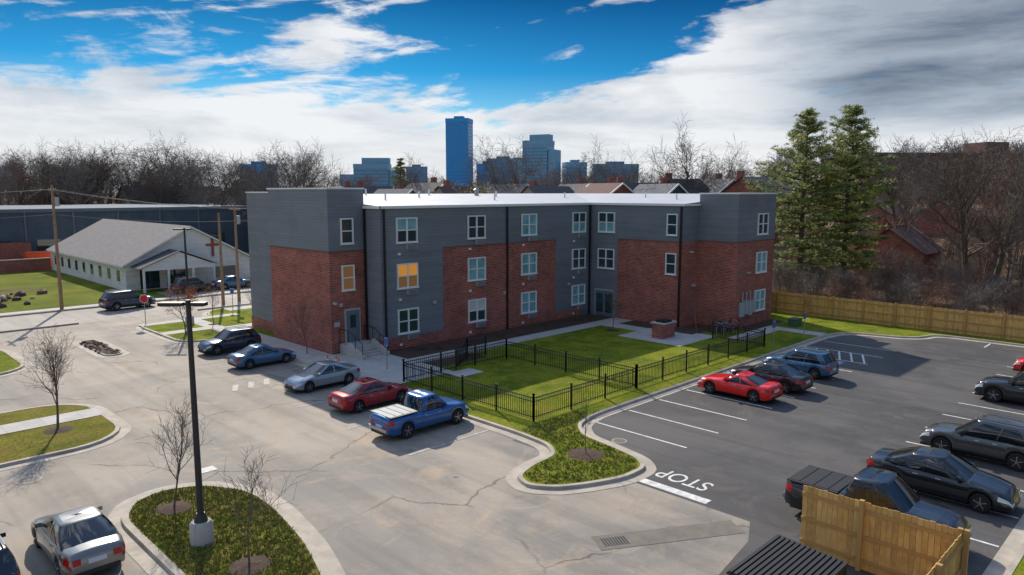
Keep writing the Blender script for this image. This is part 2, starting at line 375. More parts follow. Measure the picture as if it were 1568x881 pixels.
T.box(24.26,27.0,40.76,40.8,ZT-.05,ZT+.05,1); T.box(24.26,24.3,40.8,48.7,ZT-.05,ZT+.05,1); T.box(32.2,44,38.93,38.96,ZT-.07,ZT+.02,1); T.box(48.43,48.46,30,36.1,ZT-.07,ZT+.02,1); T.box(50.77,57,26.67,26.7,ZT-.05,ZT+.05,1); T.box(50.77,50.8,26.7,30,ZT-.05,ZT+.05,1)
T.box(26.9,48.4,38.86,38.99,9.5,9.68,0); T.box(26.86,26.99,38.86,40.74,9.5,9.68,0); T.box(48.36,48.49,29.86,38.86,9.5,9.68,0); T.box(48.49,50.74,29.86,29.99,9.5,9.68,0)
k=.062
T.face([(27,38.95,9.66),(48.45,38.95,9.66),(60.5,51,9.66+k*12.05),(27,51,9.66+k*12.05)],2)
T.face([(48.45,38.95,9.66),(48.45,29.95,9.66),(60.5,29.95,9.66+k*12.05),(60.5,51,9.66+k*12.05)],2)
T.face([(27,51,9.66+k*12.05),(60.5,51,9.66+k*12.05),(60.5,54,9.9),(27,54,9.9)],2)
T.box(27.02,60.5,53.9,54.1,9.5,10.3,2)
for u,v in ((31,44),(36,46.5),(41,43),(45,47),(52,45),(55,38),(53,33.5),(39,49),(33,49.5)):
    z=9.66+k*(min(u-48.45,12) if v<39 else v-38.95); T.cyl((u,v,z-.1),(u,v,z+.5),.07,.07,8,0)
T.cyl((44,48.5,10),(44,48.5,10.75),.2,.2,10,3); T.cyl((44,48.5,10.75),(44,48.5,10.9),.3,.12,10,3)
T.build('roof_and_trim',[WHITE,mat('brick_ledge',(.2,.075,.06),.8),ROOFW,METAL],APT)
P=MB()
for u,v,z in ((27.25,38.93,9.5),(38.4,38.93,9.5),(48.25,38.93,9.5)): P.box(u-.06,u+.06,v-.09,v,.15,z,0)
P.box(48.33,48.43,30.05,30.2,.15,9.5,0); P.box(26.84,26.94,40.55,40.67,.15,9.5,0)
P.build('downspout',[BLACK],APT)
N_=MB()
def win(face,c,zc,w,h,kind=0):
    def bx(a0,a1,z0,z1,d0,d1,m):
        if face=='v': N_.box(c[0]+a0,c[0]+a1,c[1]-d1,c[1]-d0,z0,z1,m)
        else: N_.box(c[0]-d1,c[0]-d0,c[1]+a0,c[1]+a1,z0,z1,m)
    f=.085; z0=zc-h/2;z1=zc+h/2
    bx(-w/2,w/2,z0,z0+f,0,.1,0); bx(-w/2,w/2,z1-f,z1,0,.1,0)
    bx(-w/2,-w/2+f,z0+f,z1-f,0,.1,0); bx(w/2-f,w/2,z0+f,z1-f,0,.1,0)
    n=2 if w>1.3 else 1
    if n==2: bx(-.055,.055,z0+f,z1-f,0,.09,0)
    bays=[(-w/2+f,-.055),(.055,w/2-f)] if n==2 else [(-w/2+f,w/2-f)]
    for i,(a,b) in enumerate(bays):
        bx(a,b,zc-.035,zc+.035,.01,.085,0)
        g={0:(1,1),1:(2,1),2:(2,2),3:(4,7),4:(3,1),5:(1,2),6:(7,7)}[kind]
        bx(a,b,zc+.035,z1-f,.012,.03,g[0]); bx(a,b,z0+f,zc-.035,.012,.025,g[1])
    bx(-w/2-.05,w/2+.05,z0-.05,z0,0,.13,0)
Z=(1.98,5.03,8.07); WW=1.72; HH=1.66
kinds={(0,29.1):0,(1,29.1):3,(2,29.1):1,(0,35.3):4,(1,35.3):2,(2,35.3):0,(0,40.8):2,(1,40.8):2,(2,40.8):2,(0,46.9):2,(1,46.9):0,(2,46.9):5}
for i,z in enumerate(Z):
    for u in (29.1,35.3,40.8,46.9):
        pl=38.96 if 32.2<u<44 else 39.0
        win('v',(u,pl),z,WW,HH,kinds[(i,u)])
        a0,a1=u-.1,u+.75
        N_.box(a0,a1,pl-.16,pl,z-HH/2-.45,z-HH/2-.12,5)
        for q in range(4): N_.box(a0+.04,a1-.04,pl-.17,pl-.16,z-HH/2-.42+q*.075,z-HH/2-.385+q*.075,6)
        N_.box(u-.75,u-.58,pl-.1,pl,z-HH/2-.8,z-HH/2-.65,0)
    if i>0:
        win('u',(48.5,37.3),z,WW,HH,5 if i==2 else 0); win('u',(48.46 if i==1 else 48.5,30.95),z,.95,HH,0)
        win('v',(25.65,40.8),z,.95,HH,0 if i==2 else 6)
    win('v',(54.8,26.7),z,WW,HH,(2,2,0)[i])
N_.build('windows',[WHITE,GLASS,BLIND,BLIND2,WARM,LGREY,DARK,WARM2],APT)
Q=MB()
def door_v(u,pl,z0,w=1.0,h=2.1):
    Q.box(u-w/2-.1,u+w/2+.1,pl-.06,pl,z0,z0+h+.12,1); Q.box(u-w/2,u+w/2,pl-.08,pl-.06,z0,z0+h,0); Q.box(u-.22,u+.22,pl-.09,pl-.08,z0+.95,z0+1.8,2); Q.box(u+w/2-.15,u+w/2-.1,pl-.14,pl-.08,z0+.95,z0+1.1,3)
door_v(25.9,40.8,.75)
def door_u(pl,v,z0,w=1.9,h=2.15):
    Q.box(pl-.06,pl,v-w/2-.1,v+w/2+.1,z0,z0+h+.12,1); Q.box(pl-.08,pl-.06,v-w/2,v+w/2,z0,z0+h,0)
    Q.box(pl-.09,pl-.08,v-w/2+.15,v-.12,z0+.3,z0+1.9,2); Q.box(pl-.09,pl-.08,v+.12,v+w/2-.15,z0+.3,z0+1.9,2)
door_u(48.5,37.4,.15)
for i in range(4): Q.box(51.4+i*.62,51.95+i*.62,26.45,26.67,1.0+(i%2)*.15,2.1+(i%2)*.1,4)
for i in range(4): Q.cyl((51.68+i*.62,26.52,2.1),(51.68+i*.62,26.52,2.9),.04,.04,6,4)
for u,v in ((31.3,38.95),(38.0,38.9),(45.6,38.95),(25.0,40.76)): Q.box(u-.12,u+.12,v-.12,v,2.9 if u>26 else 3.2,3.1 if u>26 else 3.4,1)
Q.box(24.5,24.9,40.72,40.77,1.9,2.2,1)
Q.box(49.9,50.3,29.8,29.95,3.2,3.4,1)
for u,v,z in ((52.4,26.62,4.3),(49.4,29.9,5.9),(24.5,40.72,3.4)): Q.box(u-.08,u+.08,v-.3,v,z,z+.14,1)
Q.build('doors_and_fittings',[mat('door_grey',(.14,.17,.19),.5),LGREY,GLASS,METAL,mat('meter_cabinet',(.36,.42,.42),.5)],APT)
St=MB()
St.box(24.9,26.9,39.7,40.78,.0,.75,0)
for i in range(5): St.box(25.0,26.6,39.7-.3*(i+1),39.7-.3*i,0,.75-.125*(i+1),0)
St.face([(26.6,39.7,1.0),(26.6,38.0,.35),(26.85,38.0,.35),(26.85,39.7,1.0)],0); St.face([(26.6,39.7,0),(26.6,38.0,0),(26.6,38.0,.35),(26.6,39.7,1.0)],0); St.face([(26.85,39.7,0),(26.85,38.0,0),(26.85,38.0,.35),(26.85,39.7,1.0)],0); St.face([(26.6,38.0,0),(26.85,38.0,0),(26.85,38.0,.35),(26.6,38.0,.35)],0)
St.face([(25.0,39.7,1.0),(25.0,38.0,.35),(24.75,38.0,.35),(24.75,39.7,1.0)],0); St.face([(24.75,39.7,0),(24.75,38.0,0),(24.75,38.0,.35),(24.75,39.7,1.0)],0); St.face([(24.75,38.0,0),(25,38.0,0),(25,38.0,.35),(24.75,38.0,.35)],0)
for u in (24.85,26.72):
    St.tube([(u,40.7,1.75),(u,39.7,1.75),(u,38.1,1.15)],[.025]*3,6,1)
    for v,z0,z1 in ((40.7,.75,1.75),(39.7,.9,1.75),(38.9,.6,1.45),(38.1,.35,1.15)): St.cyl((u,v,z0),(u,v,z1),.022,.022,6,1)
St.box(24.75,26.9,38.0,39.7,-.0,.12,0)
St.build('entry_stair',[WALK,BLACK],APT)

# ------------------------------------------------------------------ fences
def iron_fence(pts,h=1.15):
    F=MB(); zb=.12
    for a,b in zip(pts,pts[1:]):
        a=Vector(a);b=Vector(b);L=(b-a).length;d=(b-a)/L
        for z in (.2,h-.22,h-.05): F.beam((a.x,a.y,zb+z),(b.x,b.y,zb+z),.03,.035)
        n=int(L/.14)
        for i in range(n): p=a+d*(i+.5)*L/n; F.box(p.x-.01,p.x+.01,p.y-.01,p.y+.01,zb+.08,zb+h)
        n=max(1,round(L/2.3))
        for i in range(n+1):
            p=a+d*i*L/n; F.box(p.x-.035,p.x+.035,p.y-.035,p.y+.035,0,zb+h+.1); F.box(p.x-.05,p.x+.05,p.y-.05,p.y+.05,zb+h+.1,zb+h+.15)
    F.build('iron_fence',[BLACK])
iron_fence([(23.5,32),(23.5,22.1),(31.5,22.1),(31.5,32),(23.5,32)])
iron_fence([(31.6,22.1),(46.4,22.1),(46.4,26)])
iron_fence([(27.4,32.1),(29.6,33.6),(31.2,33.6)])
def wood_fence(name,a,b,h,side,zb=0,step=.145,post=2.4):
    F=MB(); a=Vector(a);b=Vector(b);L=(b-a).length;d=(b-a)/L;e=Vector((-d.y,d.x))*side; n=int(L/step); q=random.Random(3)
    for i in range(n):
        p=a+d*(i+.5)*L/n; w=step*.465; hh=h+q.uniform(-.02,.02); c=[p-d*w-e*.01,p+d*w-e*.01,p+d*w+e*.012,p-d*w+e*.012]
        lo=[(x.x,x.y,zb+.02) for x in c]; hi=[(x.x,x.y,zb+hh) for x in c]; m=q.choice((0,0,1,2,4))
        for j in range(4): k=(j+1)%4; F.face([lo[j],lo[k],hi[k],hi[j]],m)
        F.face(hi,m)
    for z in (.3,h*.5,h-.25): F.beam((*(a+e*.04),zb+z),(*(b+e*.04),zb+z),.04,.09,3)
    for i in range(int(L/post)+1): p=a+d*min(L,i*post)+e*.1; F.box(p.x-.06,p.x+.06,p.y-.06,p.y+.06,zb,zb+h+.08,3)
    return F.build(name,[WOODF,mat(name+'_b',(.60,.35,.10),.85,c2=(.72,.46,.16),vs=3),mat(name+'_c',(.76,.50,.18),.8,c2=(.56,.33,.11),vs=3),WOODD,mat(name+'_d',(.46,.26,.08),.85,c2=(.6,.36,.12),vs=5)])
wood_fence('timber_fence',(61.0,-20),(61.0,31),1.8,1,.1)
wood_fence('timber_fence',(61.0,31),(66.0,36),1.8,1,.1)
wood_fence('dumpster_enclosure',(20.6,4.3),(20.6,8.4),2.0,1)
wood_fence('dumpster_enclosure',(20.5,4.25),(14.6,4.25),2.0,1)
Dm=MB(); u0,u1,v0,v1=15.6,18.2,6.2,8.1
Dm.box(u0,u1,v0,v1,.15,1.2,0)
for i in range(9): x=u0+.15+i*.28; Dm.box(x,x+.1,v0-.04,v1+.04,.2,1.15,0)
for i in range(14):
    y=v0+i*(v1-v0)/14; zz=1.24+.12*(i/14); Dm.box(u0-.05,u1+.05,y,y+.09,zz-.06,zz+.05,1); Dm.box(u0-.05,u1+.05,y+.09,y+.136,zz-.06,zz,1)
for x in (u0+.2,u1-.2):
    for y in (v0+.2,v1-.2): Dm.cyl((x-.05,y,.1),(x+.05,y,.1),.1,.1,10,1)
Dm.build('dumpster',[mat('dumpster_green',(.02,.035,.03),.5),DARK])

# ------------------------------------------------------------------ vehicles
CAR={
 'sedan':dict(L=4.85,W=1.86,top=[(-2.42,.62),(-2.38,.9),(-2.28,1.0),(-1.7,1.03),(-.9,.97),(.9,.95),(1.1,.97),(1.7,.87),(2.15,.76),(2.35,.64),(2.42,.5)],g=(-1.95,-.95,.2,1.15),H=1.48,cp=.4,wr=.335),
 'coupe':dict(L=4.75,W=1.9,top=[(-2.37,.62),(-2.34,.92),(-2.22,1.0),(-1.6,1.0),(-.9,.95),(.6,.94),(.85,.96),(1.6,.9),(2.1,.8),(2.3,.68),(2.37,.5)],g=(-1.85,-.8,0,.8),H=1.38,cp=.55,wr=.35),
 'suv':dict(L=4.75,W=1.93,top=[(-2.37,.7),(-2.35,1.0),(-2.3,1.1),(-1.7,1.08),(.8,1.04),(1.05,1.08),(1.8,1.0),(2.15,.9),(2.3,.75),(2.37,.55)],g=(-2.28,-1.85,.25,1.1),H=1.72,cp=.35,wr=.37),
 'pickup':dict(L=5.55,W=1.98,top=[(-2.77,.7),(-2.76,1.15),(-2.7,1.2),(-.7,1.2),(-.6,1.15),(1.0,1.14),(1.2,1.18),(2.1,1.12),(2.5,1.02),(2.7,.85),(2.77,.6)],g=(-.8,-.55,.55,1.3),H=1.88,cp=.18,wr=.4),
}
def car_mesh(kind,paint,glassroof=False,cover=None):
    c=CAR[kind]; L=c['L'];W=c['W'];hw=W/2; tp=c['top']; wr=c['wr']; ar=wr+.055
    wx=(L/2-.93,-(L/2-.98)) if kind!='pickup' else (L/2-.98,-(L/2-1.15))
    B=MB()
    def ztop(x):
        for (a,za),(b,zb) in zip(tp,tp[1:]):
            if a<=x<=b: t=(x-a)/(b-a); return za+(zb-za)*t
        return tp[0][1] if x<tp[0][0] else tp[-1][1]
    def w(x):
        e=max(0,(abs(x)-(L/2-.65))/.65); return hw*(1-.17*e**2.4)
    base=.24 if kind in('sedan','coupe') else .32
    def zbot(x):
        z=base+ .1*max(0,(abs(x)-(L/2-.3))/.3)
        for q in wx:
            dx=abs(x-q)
            if dx<ar: z=max(z,wr-.0+math.sqrt(ar*ar-dx*dx))
        return z
    def sec(x):
        zt=ztop(x);zb=zbot(x);ww=w(x);h=zt-zb
        return [(ww-.05,zb),(ww-.01,zb+.12*h),(ww,zb+.45*h),(ww-.005,zb+.62*h),(ww-.035,zb+.8*h),(ww-.09,zt-.05),(ww-.17,zt-.008),(ww*.45,zt+.02),(0,zt+.028)]
    xs=set([-L/2,L/2]+[round(x,3) for x,_ in tp])
    x=-L/2
    while x<L/2: xs.add(round(x,3)); x+=.16
    for q in wx:
        for k in range(-8,9): xs.add(round(q+ar*math.sin(k*math.pi/16),3))
        xs.add(round(q-ar-.012,3)); xs.add(round(q+ar+.012,3))
    xs=sorted(x for x in xs if abs(x)<=L/2)
    rows=[]
    for x in xs:
        s_=sec(x); rows.append([(x,y,z) for y,z in s_]+[(x,-y,z) for y,z in s_[-2::-1]])
    B.grid(rows,0,False,True,flip=False)
    B.face(rows[0][::-1],0); B.face(rows[-1],0)
    B.box(-L/2+.15,L/2-.15,-hw+.3,hw-.3,.2,.7,2)
    for q in wx: B.box(q-ar-.05,q+ar+.05,-hw+.22,hw-.22,.35,ztop(q)-.1,2)
    def pt(x,f,off):
        s_=sec(x); n=5; t=f*n; i=min(n-1,int(t)); t-=i
        y=s_[i][0]*(1-t)+s_[i+1][0]*t; z=s_[i][1]*(1-t)+s_[i+1][1]*t
        return y+off,z
    def patch(x0,x1,f0,f1,m,off=.007,n=5):
        for sd in (1,-1):
            r=[]
            for i in range(n+1):
                x=x0+(x1-x0)*i/n; r.append([(x+(.006 if x>0 else -.006)*(abs(x)>L/2-.01),sd*pt(x,f0+(f1-f0)*j/3,off)[0],pt(x,f0+(f1-f0)*j/3,off)[1]) for j in range(4)])
            B.grid(r,m,False,True,flip=sd<0)
    patch(L/2-.42,L/2,.55,.85,3); patch(-L/2,-L/2+.3,.55,.88,4)
    sx0=wx[1]+ar+.05; sx1=wx[0]-ar-.05
    patch(sx0,sx1,0,.14,2,.006)
    xd=[sx1-.1,(sx0+sx1)/2-.12,sx0+.15] if kind!='coupe' else [sx1-.1,sx0+.55]
    if kind=='pickup': xd=[sx1-.05,.3,-.62]
    for x in xd: patch(x-.009,x+.009,.14,.95,2,.004,1)
    for x in xd[1:]: patch(x+.12,x+.3,.78,.83,5,.02,1)
    xf=L/2+.012; wf=w(L/2)-.06; zt=tp[-1][1]
    B.box(L/2-.05,xf,-wf*.62,wf*.62,.32,zt-.03,2); B.box(L/2-.05,xf+.004,-wf*.3,wf*.3,zt-.08,zt-.05,5)
    B.box(L/2-.3,L/2-.005,-wf*.95,wf*.95,.2,.3,2)
    for sd in (1,-1):
        a,b=sorted((sd*wf*.66,sd*wf*.98)); B.box(L/2-.05,xf,a,b,zt-.12 if kind!='pickup' else zt-.05,zt-.01 if kind!='pickup' else zt+.1,3)
        rz=tp[0][1]+.05; B.box(-L/2-.012,-L/2+.04,a,b,rz-.02,rz+.16,4)
    B.box(-L/2-.02,-L/2+.04,-wf*.9,wf*.9,.3,.42,2)
    B.box(-L/2-.018,-L/2+.02,-.26,.26,.62,.76,6)
    if kind=='pickup': B.box(-L/2-.12,-L/2,-wf,wf,.5,.66,5)
    x0,x1,x2,x3=c['g']; Hh=c['H']; zb0=ztop(x0)-.03; zb3=ztop(x3)-.02; yb=hw-.1; yr=hw-.3 if kind not in('suv','pickup') else hw-.25
    zr=Hh-.045
    def ring(t,off=0):
        e=t; xa=x0+(x1-x0)*e; xb=x3+(x2-x3)*e; y=yb+(yr-yb)*e; za=zb0+(zr-.03-zb0)*t; zb=zb3+(zr-zb3)*t
        y+=.045*math.sin(math.pi*t)+off
        ch=.16
        return [(xb+off,-y+ch*2,zb),(xb+off,y-ch*2,zb),(xb-ch*.8+off,y-.02,zb),(xb-ch*2.2,y,zb),((xa+xb)/2,y,(za+zb)/2),(xa+ch*2.2,y,za),(xa+ch*.8-off,y-.02,za),(xa-off,y-ch*2,za),(xa-off,-y+ch*2,za),(xa+ch*.8-off,-y+.02,za),(xa+ch*2.2,-y,za),((xa+xb)/2,-y,(za+zb)/2),(xb-ch*2.2,-y,zb),(xb-ch*.8+off,-y+.02,zb)]
    B.grid([ring(t) for t in (0,.25,.5,.75,1)],1,True,True)
    top=ring(1,.015); low=[(x,y,z-.05) for x,y,z in ring(1,.03)]
    cx=(x1+x2)/2
    def sc(r,s_,dz): return [(cx+(x-cx)*s_,y*s_,z+dz) for x,y,z in r]
    gm=1 if glassroof else 0
    B.grid([low,top,sc(top,.93,.03),sc(top,.75,.045)],0,True,True); B.grid([sc(top,.75,.045),sc(top,.35,.055),sc(top,.02,.058)],gm,True,True)
    def pil(i,wd):
        for sg in (0,1):
            r0=[ring(t,.012) for t in (0,.25,.5,.75,1)]
            idx=i if sg==0 else {2:13,3:12,4:11,5:10,6:9}[i]
            r=[]
            for q in r0:
                x,y,z=q[idx]; r.append([(x-wd/2,y,z),(x+wd/2,y,z)])
            B.grid(r,0,False,True,flip=(sg==0))
    pil(3,.09); pil(4,.07); pil(5,c['cp'])
    r0=[ring(t,.012) for t in (0,.25,.5,.75,1)]
    for ids in ((2,3),(5,6),(9,10),(12,13)):
        B.grid([[q[ids[0]],q[ids[1]]] for q in r0],0,False,True)
    for sd in (1,-1):
        B.grid([[(x3-.42+dx,sd*(hw-.1+dy),ztop(x3)+.06+dz) for dx,dz in ((0,-.06),(.1,-.06),(.12,.03),(0,.08))] for dy in (0,.2)],0,True,True)
        B.face([(x3-.42,sd*(hw+.1),ztop(x3)),(x3-.32,sd*(hw+.1),ztop(x3)),(x3-.3,sd*(hw+.1),ztop(x3)+.09),(x3-.42,sd*(hw+.1),ztop(x3)+.14)],0)
    if kind=='suv':
        for sd in (1,-1): B.beam((x1+.1,sd*(yr-.06),Hh+.05),(x2-.1,sd*(yr-.06),Hh+.05),.04,.04,5)
    if kind=='pickup':
        m=7 if cover else 2
        B.box(-L/2+.12,x0-.12,-hw+.17,hw-.17,1.2,1.26,m)
        for sd in (1,-1): B.beam((-L/2+.1,sd*(hw-.1),1.235),(x0-.1,sd*(hw-.1),1.235),.1,.04,2)
        for q in range(3): xx=-L/2+.5+q*.5; B.box(xx,xx+.02,-hw+.17,hw-.17,1.26,1.275,2)
    for q in wx:
        for sd in (1,-1):
            yo=sd*(hw-.03); yi=sd*(hw-.26)
            B.tube([(q,yi,wr),(q,yi+sd*.02,wr),(q,yo-sd*.02,wr),(q,yo,wr)],[wr*.9,wr,wr,wr*.9],22,8)
            B.cyl((q,yo-sd*.01,wr),(q,yo+sd*.004,wr),wr*.68,wr*.66,22,2)
            B.tube([(q,yo,wr),(q,yo+sd*.012,wr)],[wr*.7,wr*.7],22,5,False)
            for k in range(5):
                a=k*2*math.pi/5+.3; B.beam((q,yo+sd*.01,wr),(q+math.cos(a)*wr*.67,yo+sd*.01,wr+math.sin(a)*wr*.67),.07,.03,5)
            B.cyl((q,yo,wr),(q,yo+sd*.025,wr),.06,.05,10,5)
    return B.mesh(kind+'_body',[paint,CARGL,DARK,HEADL,TAIL,RIM,PLATE,cover or DARK,TIRE],50)
def paint(n,c,metal=.35,rough=.28): return mat('paint_'+n,c,rough,metal,coat=1)
PB=paint('blue',(.010,.10,.33)); PR=paint('red',(.36,.006,.016)); PR2=paint('bright_red',(.85,.008,.008),.1); PS=paint('silver',(.34,.39,.43),.5); PK=paint('black',(.012,.014,.018),.2)
PD=paint('dark_blue',(.02,.04,.075)); PSB=paint('steel_blue',(.055,.15,.27),.4); PG=paint('graphite',(.09,.093,.09),.5); PBG=paint('beige_silver',(.24,.235,.22),.5)
cars=[('pickup',PB,19.5,25.3,0,mat('bed_cover',(.34,.37,.38),.6,c2=(.26,.29,.30),vs=4),.84),('sedan',PR,19.95,29.9,0,0,.87),('sedan',PS,20.1,34.8,180,0,.84),('sedan',PSB,20.1,41.9,0,0,.82),('suv',PD,20.3,47.0,180,0,.82),
('coupe',PR2,34.5,17.7,90,0,.88),('sedan',PK,37.3,17.4,90,0,.9),('suv',PSB,41.3,17.4,90,0,.84),
('sedan',PK,28.0,6.6,270,0,.95),('suv',PG,33.2,6.4,90,0,.92),('pickup',PK,23.4,7.3,270,DARK,.93),('pickup',PK,43.3,6.4,90,DARK,.9),('suv',PR2,50.8,6.6,90,0,.86),
('sedan',PBG,5.2,23.3,90,0,.87),('suv',PK,2.65,23.1,90,0,.87),
('suv',PD,21.5,71.2,5,0,.95),('suv',PK,30.0,78.0,10,0,.9),('sedan',PSB,34.5,78.2,0,0,.9)]
for kd,pm,u,v,a,cov,s_ in cars:
    nm='pickup_truck' if kd=='pickup' else ('parked_suv' if kd=='suv' else 'parked_car')
    put(car_mesh(kd,pm,False,cov if cov else None),nm,None,(u,v,.02),math.radians(a),(s_*.98,s_,s_*1.04))

# ------------------------------------------------------------------ street furniture
def lamp(u,v,h=7.4,base=True,z0=.11,ang=-45):
    L_=MB(); a=math.radians(ang); ex=Vector((math.cos(a),math.sin(a),0))
    if base: L_.tube([(0,0,0),(0,0,.62),(0,0,.7)],[.34,.33,.27],20,1); L_.tube([(0,0,.7),(0,0,.78),(0,0,.95)],[.2,.19,.12],12,0)
    L_.tube([(0,0,.1),(0,0,h)],[.105,.07],12,0)
    for s_,l,w_ in ((-1,.7,.3),(1,.4,.25)):
        p0=Vector((0,0,h-.12)); p1=p0+ex*s_*.12; p2=p0+ex*s_*(.12+l); L_.beam(p0,p1,.06,.08,0)
        L_.beam(p1,p2,w_,.1,0); L_.beam(p1+Vector((0,0,-.055))+ex*s_*.1,p2+Vector((0,0,-.055))-ex*s_*.06,w_*.8,.02,2)
    L_.build('street_lamp',[mat('lamp_black',(.02,.022,.028),.4),WALK,LGREY],None,(u,v,z0))
lamp(8.0,21.2); lamp(22.0,58.2,7.7)
def sign(name,u,v,z0,h,shape,m,ang):
    G=MB(); G.cyl((0,0,0),(0,0,h),.03,.03,6,0)
    a=math.radians(ang); e=Vector((math.cos(a),math.sin(a),0)); nrm=Vector((-e.y,e.x,0))
    if shape=='oct': pl=[(.36*math.cos(math.pi/8+k*math.pi/4),.36*math.sin(math.pi/8+k*math.pi/4)) for k in range(8)]; zc=h-.2
    else: pl=[(-.16,-.24),(.16,-.24),(.16,.24),(-.16,.24)]; zc=h-.2
    for o,mm,s_ in ((.035,2,1),(.042,1,.9),(-.035,0,1)):
        G.face([tuple(e*x*s_+nrm*o+Vector((0,0,zc+z*s_))) for x,z in pl],mm)
    G.build(name,[METAL,m,WHITE],None,(u,v,z0))
SR=mat('sign_red',(.6,.01,.01),.5); SB=mat('sign_blue',(.02,.12,.45),.5)
sign('stop_sign',19.5,60.6,.1,2.3,'oct',SR,135)
sign('accessible_parking_sign',45.6,21.1,.1,2.0,'r',SB,180); sign('accessible_parking_sign',50.4,21.1,.1,2.0,'r',SB,180); sign('accessible_parking_sign',24.5,35,.1,1.9,'r',SB,90)
sign('accessible_parking_sign',27.3,62.2,.1,2.0,'r',SB,135)
for u,v in ((22.7,37.4),(22.9,38.0),(22.6,38.5)):
    G=MB(); G.box(-.17,.17,-.17,.17,0,.04,0); G.tube([(0,0,.04),(0,0,.28),(0,0,.4),(0,0,.6)],[.13,.08,.06,.03],12,0); G.tube([(0,0,.29),(0,0,.39)],[.086,.066],12,1,False)
    G.build('traffic_cone',[mat('cone_orange',(.8,.12,.02),.5),WHITE],None,(u,v,.126))
def upole(u,v,h,arm=0,ar=1.2):
    G=MB(); G.tube([(0,0,0),(0,0,h)],[.16,.1],10,0)
    a=math.radians(arm); e=Vector((math.cos(a),math.sin(a),0))
    if ar: 
        G.beam(e*ar+Vector((0,0,h-.5)),-e*ar+Vector((0,0,h-.5)),.1,.1,0)
        for t in (-1,-.5,.5,1): p=e*ar*t*.95; G.cyl((p.x,p.y,h-.45),(p.x,p.y,h-.28),.04,.03,6,1)
        G.cyl((.28,0,h-1.9),(.28,0,h-1.1),.2,.2,10,1)
    G.build('utility_pole',[POLE,LGREY],None,(u,v,0))
upole(16.9,74.2,11.2,90); upole(28.6,67.2,8.6,90,0); upole(30.6,68.2,9.4,90); upole(-8,74.2,11,90); upole(60,74.2,11,90)
G=MB()
def wire(a,b,sag):
    a=Vector(a);b=Vector(b); G.tube([a.lerp(b,t/10)-Vector((0,0,sag*4*(t/10)*(1-t/10))) for t in range(11)],[.013]*11,3,0,False)
for y in (-1.1,.6,1.1): wire((-8,74.2+y,10.7),(16.9,74.2+y,10.8),.5); wire((16.9,74.2+y,10.8),(30.6,68.2+y,9.0),.3); wire((30.6,68.2+y,9.0),(60,74.2+y,10.6),.7)
wire((16.9,74.2,8.6),(30.6,68.2,7.8),.3); wire((30.6,68.2,7.8),(60,74.2,8.8),.6); wire((-8,74.2,8.8),(16.9,74.2,8.6),.5)
G.build('overhead_wires',[BLACK])
G=MB(); G.box(43.6,45.2,28.4,29.3,.12,1.15,0); G.box(43.5,45.3,28.3,29.4,1.15,1.25,1); G.box(43.9,44.9,28.45,29.2,1.25,1.4,2); G.build('brick_barbecue',[BRICK,WALK,BLACK])
def bicycle(u,v,a,c):
    G=MB()
    for x in (-.52,.52): G.tube([(x+.33*math.cos(t*math.pi/9),0,.34+.33*math.sin(t*math.pi/9)) for t in range(19)],[.02]*19,5,1,False)
    for x in (-.52,.52):
        for t in range(6): G.cyl((x,0,.34),(x+.32*math.cos(t*1.047),0,.34+.32*math.sin(t*1.047)),.005,.005,3,1,False)
    A=(-.52,0,.34);Bk=(-.08,0,.3);C=(-.2,0,.82);E=(.38,0,.8);F_=(.52,0,.34)
    for p,q in ((A,Bk),(A,C),(Bk,C),(C,E),(Bk,E),(E,F_)): G.cyl(p,q,.02,.02,6,0)
    G.cyl(E,(.34,0,.98),.015,.015,6,1); G.cyl((.34,-.27,1.0),(.34,.27,1.0),.015,.015,6,1); G.cyl(C,(-.23,0,.95),.015,.015,6,1); G.box(-.36,-.12,-.06,.06,.94,.99,1)
    G.cyl((-.08,-.05,.3),(-.08,.05,.3),.09,.09,10,1)
    G.build('bicycle',[c,BLACK],None,(u,v,.13),math.radians(a))
bicycle(48.2,26.6,80,PD); bicycle(48.9,26.2,75,PSB); bicycle(49.7,26.0,85,PR)
G=MB()
for x in (0,.7,1.4,2.1): G.tube([(x,-.3,0),(x,-.3,.7),(x,-.15,.85),(x,.15,.85),(x,.3,.7),(x,.3,0)],[.025]*6,6)
G.build('bicycle_rack',[METAL],None,(48.0,26.3,.12))
G=MB(); G.box(-.5,.5,-.35,.35,0,.55,0); G.box(-.55,.55,-.4,.4,.55,.62,0); G.build('utility_cabinet',[mat('cabinet_green',(.05,.12,.07),.6)],None,(55.5,24,.1))

